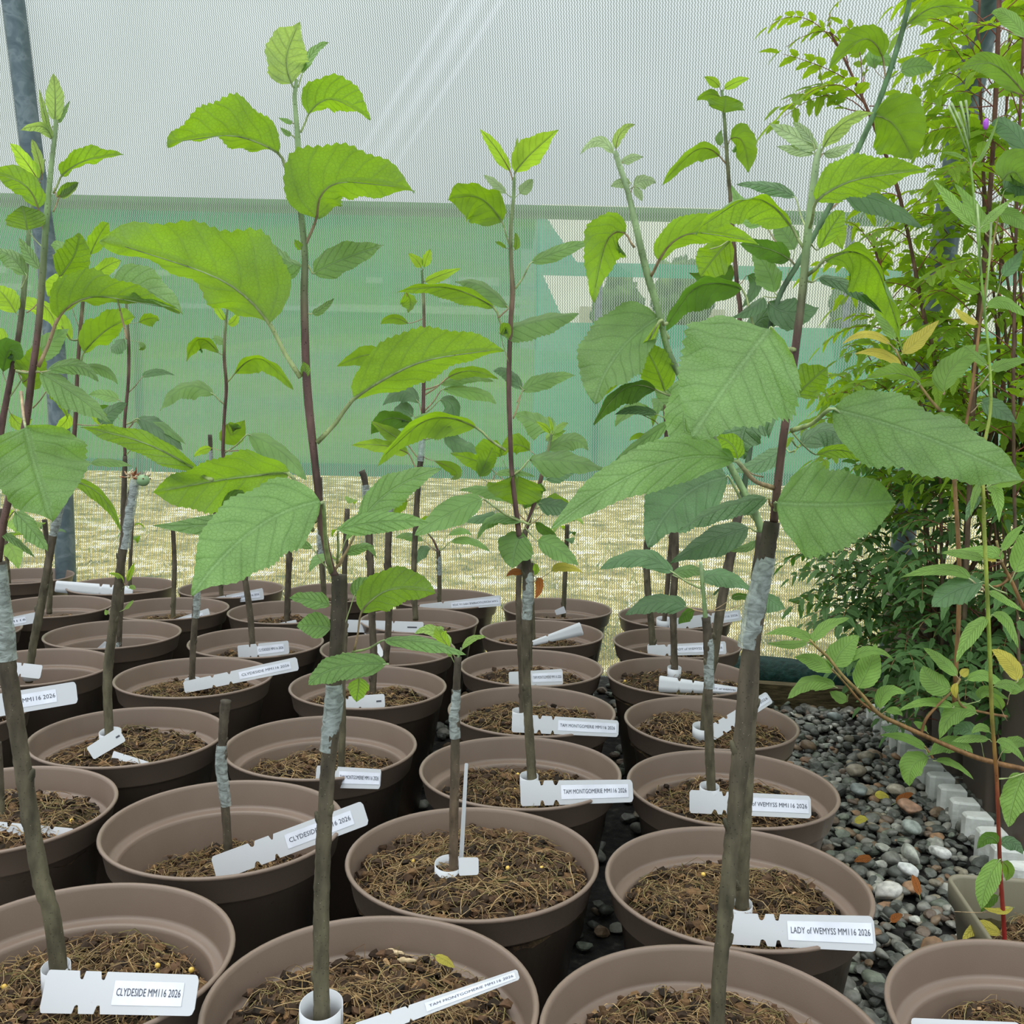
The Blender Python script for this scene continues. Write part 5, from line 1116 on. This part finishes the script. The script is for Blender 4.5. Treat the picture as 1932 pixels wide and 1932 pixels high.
for s in ['t 1530 1210 1524 1212 1490 1216 1448 1214 8 8','t 1545 1225 1538 1218 1500 1190 1442 1198 8 12','t 1528 1212 1532 1210 1560 1182 1604 1166 12 10','t 1572 1262 1572 1258 1590 1225 1622 1200 24 26','t 1617 1305 1618 1298 1638 1260 1652 1214 24 24','t 1585 1258 1590 1254 1640 1228 1685 1244 10 8','t 1580 1298 1576 1296 1530 1285 1486 1318 12 18','t 1575 1270 1572 1268 1535 1245 1498 1240 12 18','t 1600 1310 1598 1324 1582 1315 1565 1305 12 10','t 1658 1345 1660 1338 1672 1305 1710 1308 14 14','t 1663 1347 1670 1343 1690 1340 1703 1352 7 8','t 1800 1332 1798 1335 1750 1325 1694 1342 10 8','t 1845 1348 1842 1346 1800 1345 1772 1396 18 18','t 1752 1425 1746 1414 1710 1392 1660 1387 9 9','t 1755 1425 1757 1420 1800 1398 1836 1422 12 14','t 1755 1430 1752 1430 1722 1445 1716 1484 26 18','t 1760 1435 1765 1435 1800 1440 1838 1472 6 8','t 1812 1285 1806 1276 1775 1245 1742 1222 11 12','t 1800 1300 1795 1300 1760 1285 1742 1255 22 22','t 1820 1285 1824 1283 1860 1275 1912 1308 9 12','tg 1810 1280 1812 1275 1820 1268 1828 1262 8 8','tg 1808 1290 1806 1288 1800 1302 1805 1318 6 7','t 1815 1330 1850 1320 1860 1302 1905 1320 10 14','tg 1885 1290 1920 1285 1905 1250 1870 1225 16 16','t 1890 1060 1888 1056 1860 1040 1775 1045 12 12','t 1860 1115 1830 1092 1780 1075 1698 1090 13 10','td 1900 1120 1855 1098 1800 1115 1758 1145 24 26','t 1905 1100 1915 1080 1935 1030 1945 1000 22 22','t 1885 1050 1890 1040 1910 1010 1932 990 8 9','tg 1890 1060 1880 1060 1850 1045 1800 1050 6 9','t 1900 1330 1905 1310 1925 1290 1945 1280 10 12','t 1830 1425 1822 1415 1790 1405 1745 1428 10 14','td 1860 1440 1850 1400 1820 1375 1800 1390 16 16','t 1880 1440 1890 1420 1915 1400 1940 1410 14 14','u 1900 1360 1890 1340 1880 1320 1860 1310 10 10','td 1700 1365 1695 1368 1680 1375 1662 1370 7 8','t 1752 1385 1748 1380 1738 1368 1722 1362 6 8']: leafpx(gw,YG,s,defmat='w')
# upper willow twigs with yellowing leaves
gw2=root('goat_willow',tuple(TP[0]+R([.05,.02,.27])),'goat willow sapling behind the willowherb with a few yellowing leaves among the rowans','sapling')
br([(1800,1330,9),(1810,1100,9),(1800,900,8),(1790,800,8),(1760,760,6),(1730,720,5),(1705,690,4),(1690,660,4)],1.55,1.6,WB,parent=gw2)
br([(1800,900,6),(1830,760,6),(1850,600,5),(1870,480,4),(1885,400,3)],1.55,1.55,WB,parent=gw2)
for s in ['tg 1700 670 1702 668 1735 640 1772 604 16 12','tg 1690 660 1680 650 1635 630 1588 650 7 8','tg 1705 695 1700 690 1660 665 1612 668 8 10','u 1730 730 1736 722 1690 705 1632 716 18 8','t 1780 745 1782 740 1800 690 1870 650 26 22','t 1700 650 1688 640 1670 600 1640 560 14 14','t 1855 590 1862 580 1895 570 1940 600 10 12','t 1835 740 1870 700 1900 685 1945 680 10 12','t 1880 400 1885 405 1915 410 1945 440 14 16','t 1870 450 1860 440 1840 400 1800 345 14 12','td 1885 390 1895 360 1920 350 1950 370 22 20','u 1890 160 1935 180 1870 120 1815 132 18 20','td 1900 300 1940 290 1900 240 1870 236 16 18','u 1880 320 1892 340 1920 330 1950 400 40 44','t 1900 60 1935 70 1900 30 1870 25 12 14','td 1880 560 1890 520 1910 500 1930 470 12 12','t 1820 820 1810 800 1780 790 1740 800 12 14','td 1830 780 1850 760 1880 770 1920 800 16 18','tg 1850 620 1845 610 1825 600 1800 580 6 8']: leafpx(gw2,1.55,s,defmat='w')

# ------------------------------------------------------------------ rowans
def pinnate(g,P0,P1,P2,rg,n=11,ll=.034,droop=.35,gm=0):
    C=bez(P0,P1,P2,n*2+4); Tg=np.gradient(C,axis=0); Tg/=np.linalg.norm(Tg,axis=1)[:,None]
    L=np.linalg.norm(P2-P0)
    tube(g,C[::3],[.0011*(1-.6*i/len(C[::3])) for i in range(len(C[::3]))],len(C)//2,5,col=[(.26,.07,.06),(.30,.20,.08)],m=1)
    rt=np.cross(Tg,R([0,0,1.])); rt/=np.linalg.norm(rt,axis=1)[:,None]+1e-9; up=np.cross(rt,Tg)
    m=(n-1)//2; ro=rg.normal(0,.35)
    items=[(int(len(C)*(.28+.66*k/m)),sd) for k in range(m) for sd in (-1,1)]+[(len(C)-1,0)]
    for i,sd in items:
        i=min(i,len(C)-1); l=ll*rg.uniform(.85,1.12)*(1-.25*abs(i/len(C)-.6))
        w=rt[i]*math.cos(ro)+up[i]*math.sin(ro); u_=np.cross(w,Tg[i])
        d=(w*sd*.85+Tg[i]*(.5 if sd else 1)); d=nrm(d); z=R([0,0,-1.])
        A=C[i]; M=A+d*l*.5+z*l*.04; E=A+d*l+z*l*droop*rg.uniform(.3,1)
        c=bez(A,M,E,7); tg=np.gradient(c,axis=0); tg/=np.linalg.norm(tg,axis=1)[:,None]
        s=np.cross(tg,up[i]*math.cos(ro)-rt[i]*math.sin(ro)); s/=np.linalg.norm(s,axis=1)[:,None]+1e-9; upn=np.cross(s,tg)
        W=l*.20; f=prof(np.linspace(0,1,7),.5,.85); f[0]=.05; f[-1]=0
        V=[];UV=[]
        for q in range(7):
            tth=1.16 if q%2 else .88
            for sg in (-1,0,1):
                V.append(c[q]+s[q]*sg*W*f[q]*tth+upn[q]*abs(sg)*W*.25*f[q]); UV.append((q/6,.5+.5*sg*f[q]))
        Fc=[(a*3+b,a*3+b+1,(a+1)*3+b+1,(a+1)*3+b) for a in range(6) for b in range(2)]
        g.add(V,Fc,UV,None,gm)
def rowan(name,label,Y,stem_pts,leaves,auto,seed,mat='r',ll=.034,base=None):
    rg=np.random.RandomState(seed); bx=WY(stem_pts[0][0],stem_pts[0][1],Y)
    rt=root('rowan_sapling',tuple(bx),label,'sapling','rowan saplings at the right')
    P=[WY(x,y,Y) for x,y,w in stem_pts]; r=[w*Y/F/2*.75 for x,y,w in stem_pts]; g=G()
    tube(g,P,r,len(P)*8,8,col=[(.13,.10,.06),(.15,.085,.055),(.17,.07,.05)]); g.build('stem',SHOOT,rt)
    g=G(); Q,_=smoothpath(P,r,120); px=Y/F
    for s in leaves:
        v=[float(x) for x in s.split()]; dy=v[6] if len(v)>6 else 0
        P0,P1,P2=WY(v[0],v[1],Y),WY(v[2],v[3],Y+dy*.6),WY(v[4],v[5],Y+dy)
        pinnate(g,P0,P1,P2,rg,11,np.linalg.norm(P2-P0)*.26,.3)
    az=rg.uniform(0,6)
    n,i0,i1,LL=auto
    for k in range(n):
        u=i0+(i1-i0)*k/max(1,n-1); p=Q[int(u*119)]; az+=2.4+rg.normal(0,.5); h=R([math.cos(az),math.sin(az)*.8,0]); l=LL*rg.uniform(.7,1.15)
        el=rg.uniform(.1,.7)
        pinnate(g,p,p+h*l*.5+R([0,0,l*el*.6]),p+h*l*.95+R([0,0,l*(el-.35)]),rg,[9,11,13][rg.randint(3)],l*.27,.4)
    g.build('foliage',[ML[mat],HERB],rt)
    return rt
rowan('a','rowan sapling whose slim red stem leans left at its top against the pale netting',1.95,
 [(1778,1330,9),(1776,1000,9),(1765,700,10),(1742,590,11),(1715,450,9),(1690,345,10),(1650,240,8),(1625,180,7),(1585,95,6),(1565,60,5)],
 ['1588 100 1520 35 1448 52','1600 120 1560 60 1475 95','1628 170 1560 130 1470 100','1625 175 1620 90 1590 45','1630 195 1560 160 1472 200','1632 210 1560 180 1470 228','1650 240 1580 160 1465 225 -.1','1628 180 1640 120 1680 105','1640 200 1690 190 1712 150','1700 220 1760 150 1812 120','1640 210 1570 190 1545 120','1575 75 1565 30 1590 0'],(16,.35,.75,.15),41)
rowan('b','rowan sapling with the thickest brown stem, rising out of the top right of the view',1.85,
 [(1812,1340,13),(1826,1000,13),(1838,700,14),(1850,560,14),(1862,440,13),(1872,300,12),(1880,150,12),(1886,-30,11)],
 ['1870 180 1800 90 1770 30','1872 160 1820 60 1800 -20','1872 120 1780 40 1705 60 -.1','1870 200 1790 200 1700 180','1876 80 1920 30 1960 60','1868 260 1790 220 1730 240','1860 300 1800 330 1740 300','1855 430 1790 380 1700 400','1860 380 1910 330 1960 350'],(36,.30,.98,.17),42)
rowan('c','rowan sapling with a dark red stem just left of the thickest one',2.0,
 [(1795,1340,9),(1822,1000,10),(1842,700,10),(1856,500,9),(1856,350,9),(1850,200,8),(1846,60,7),(1850,-30,6)],['1855 420 1790 360 1690 370','1850 240 1800 250 1760 310','1852 300 1900 260 1930 300'],(24,.3,.98,.165),43)
rowan('d','rowan sapling at the far right edge, full of bright leaflets',1.75,
 [(1925,1340,9),(1915,1000,9),(1912,700,9),(1918,400,8),(1925,200,7),(1932,40,6)],[],(32,.3,.98,.17),44)
rowan('e','rowan sapling with thin stems spreading left below the steel hoop',2.05,
 [(1775,1330,8),(1750,1000,8),(1720,760,8),(1690,620,7),(1660,500,7),(1640,440,6)],['1650 460 1700 410 1790 420','1655 480 1620 430 1590 420','1700 640 1650 600 1590 600','1710 700 1650 660 1580 680','1690 600 1750 540 1830 560','1660 500 1720 450 1800 480','1720 740 1650 720 1570 760'],(24,.4,.95,.16),45)
rowan('g','rowan sapling behind the others at far right, leaves mostly seen through them',2.05,
 [(1890,1300,9),(1880,900,9),(1885,600,8),(1895,300,7),(1905,60,6)],[],(24,.25,.98,.17),48)
# dense dark lower growth
def shrubby(label,c,s,n,seed,mat,L,Y):
    rg=np.random.RandomState(seed); c=R(c); rt=root('rowan_bush',(c[0],c[1],max(.25,c[2]-s[2])),label,'bush','dense bushy rowans at the right'); g=G(); sg=G()
    b=R([c[0],c[1],max(.25,c[2]-s[2])])
    for _ in range(n):
        d=rg.randn(3); d/=np.linalg.norm(d); p=c+d*R(s)*rg.uniform(.55,1.)**.6; az=math.atan2(d[1],d[0])+rg.normal(0,.7); l=L*rg.uniform(.7,1.2); h=R([math.cos(az),math.sin(az),0]); el=rg.uniform(0,.55)
        pinnate(g,p,p+h*l*.5+R([0,0,l*el*.6]),p+h*l*.95+R([0,0,l*(el-.3)]),rg,9 if rg.rand()<.5 else 11,l*.27,.4)
    for _ in range(12):
        d=rg.randn(3); d/=np.linalg.norm(d); d[2]=abs(d[2]); e_=c+d*R(s)*.85; tube(sg,[b,(b+e_)/2+R([0,0,.05])+rg.randn(3)*.02,e_],[.004,.003,.0015],8,5,col=[(.12,.08,.05),(.16,.09,.05)])
    sg.build('stems',SHOOT,rt); g.build('foliage',[ML[mat],HERB],rt)
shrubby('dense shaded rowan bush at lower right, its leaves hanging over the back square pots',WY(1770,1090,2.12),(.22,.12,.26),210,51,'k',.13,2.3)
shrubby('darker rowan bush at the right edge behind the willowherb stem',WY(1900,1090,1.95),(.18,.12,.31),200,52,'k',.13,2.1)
shrubby('lighter rowan bush above the shaded one, just right of the giant pale apple leaf',WY(1840,790,2.05),(.26,.12,.21),120,53,'r',.13,2.25)
shrubby('bright rowan bush crowding the right edge at mid height',WY(1940,560,2.0),(.18,.12,.40),85,54,'r',.14,2.2)
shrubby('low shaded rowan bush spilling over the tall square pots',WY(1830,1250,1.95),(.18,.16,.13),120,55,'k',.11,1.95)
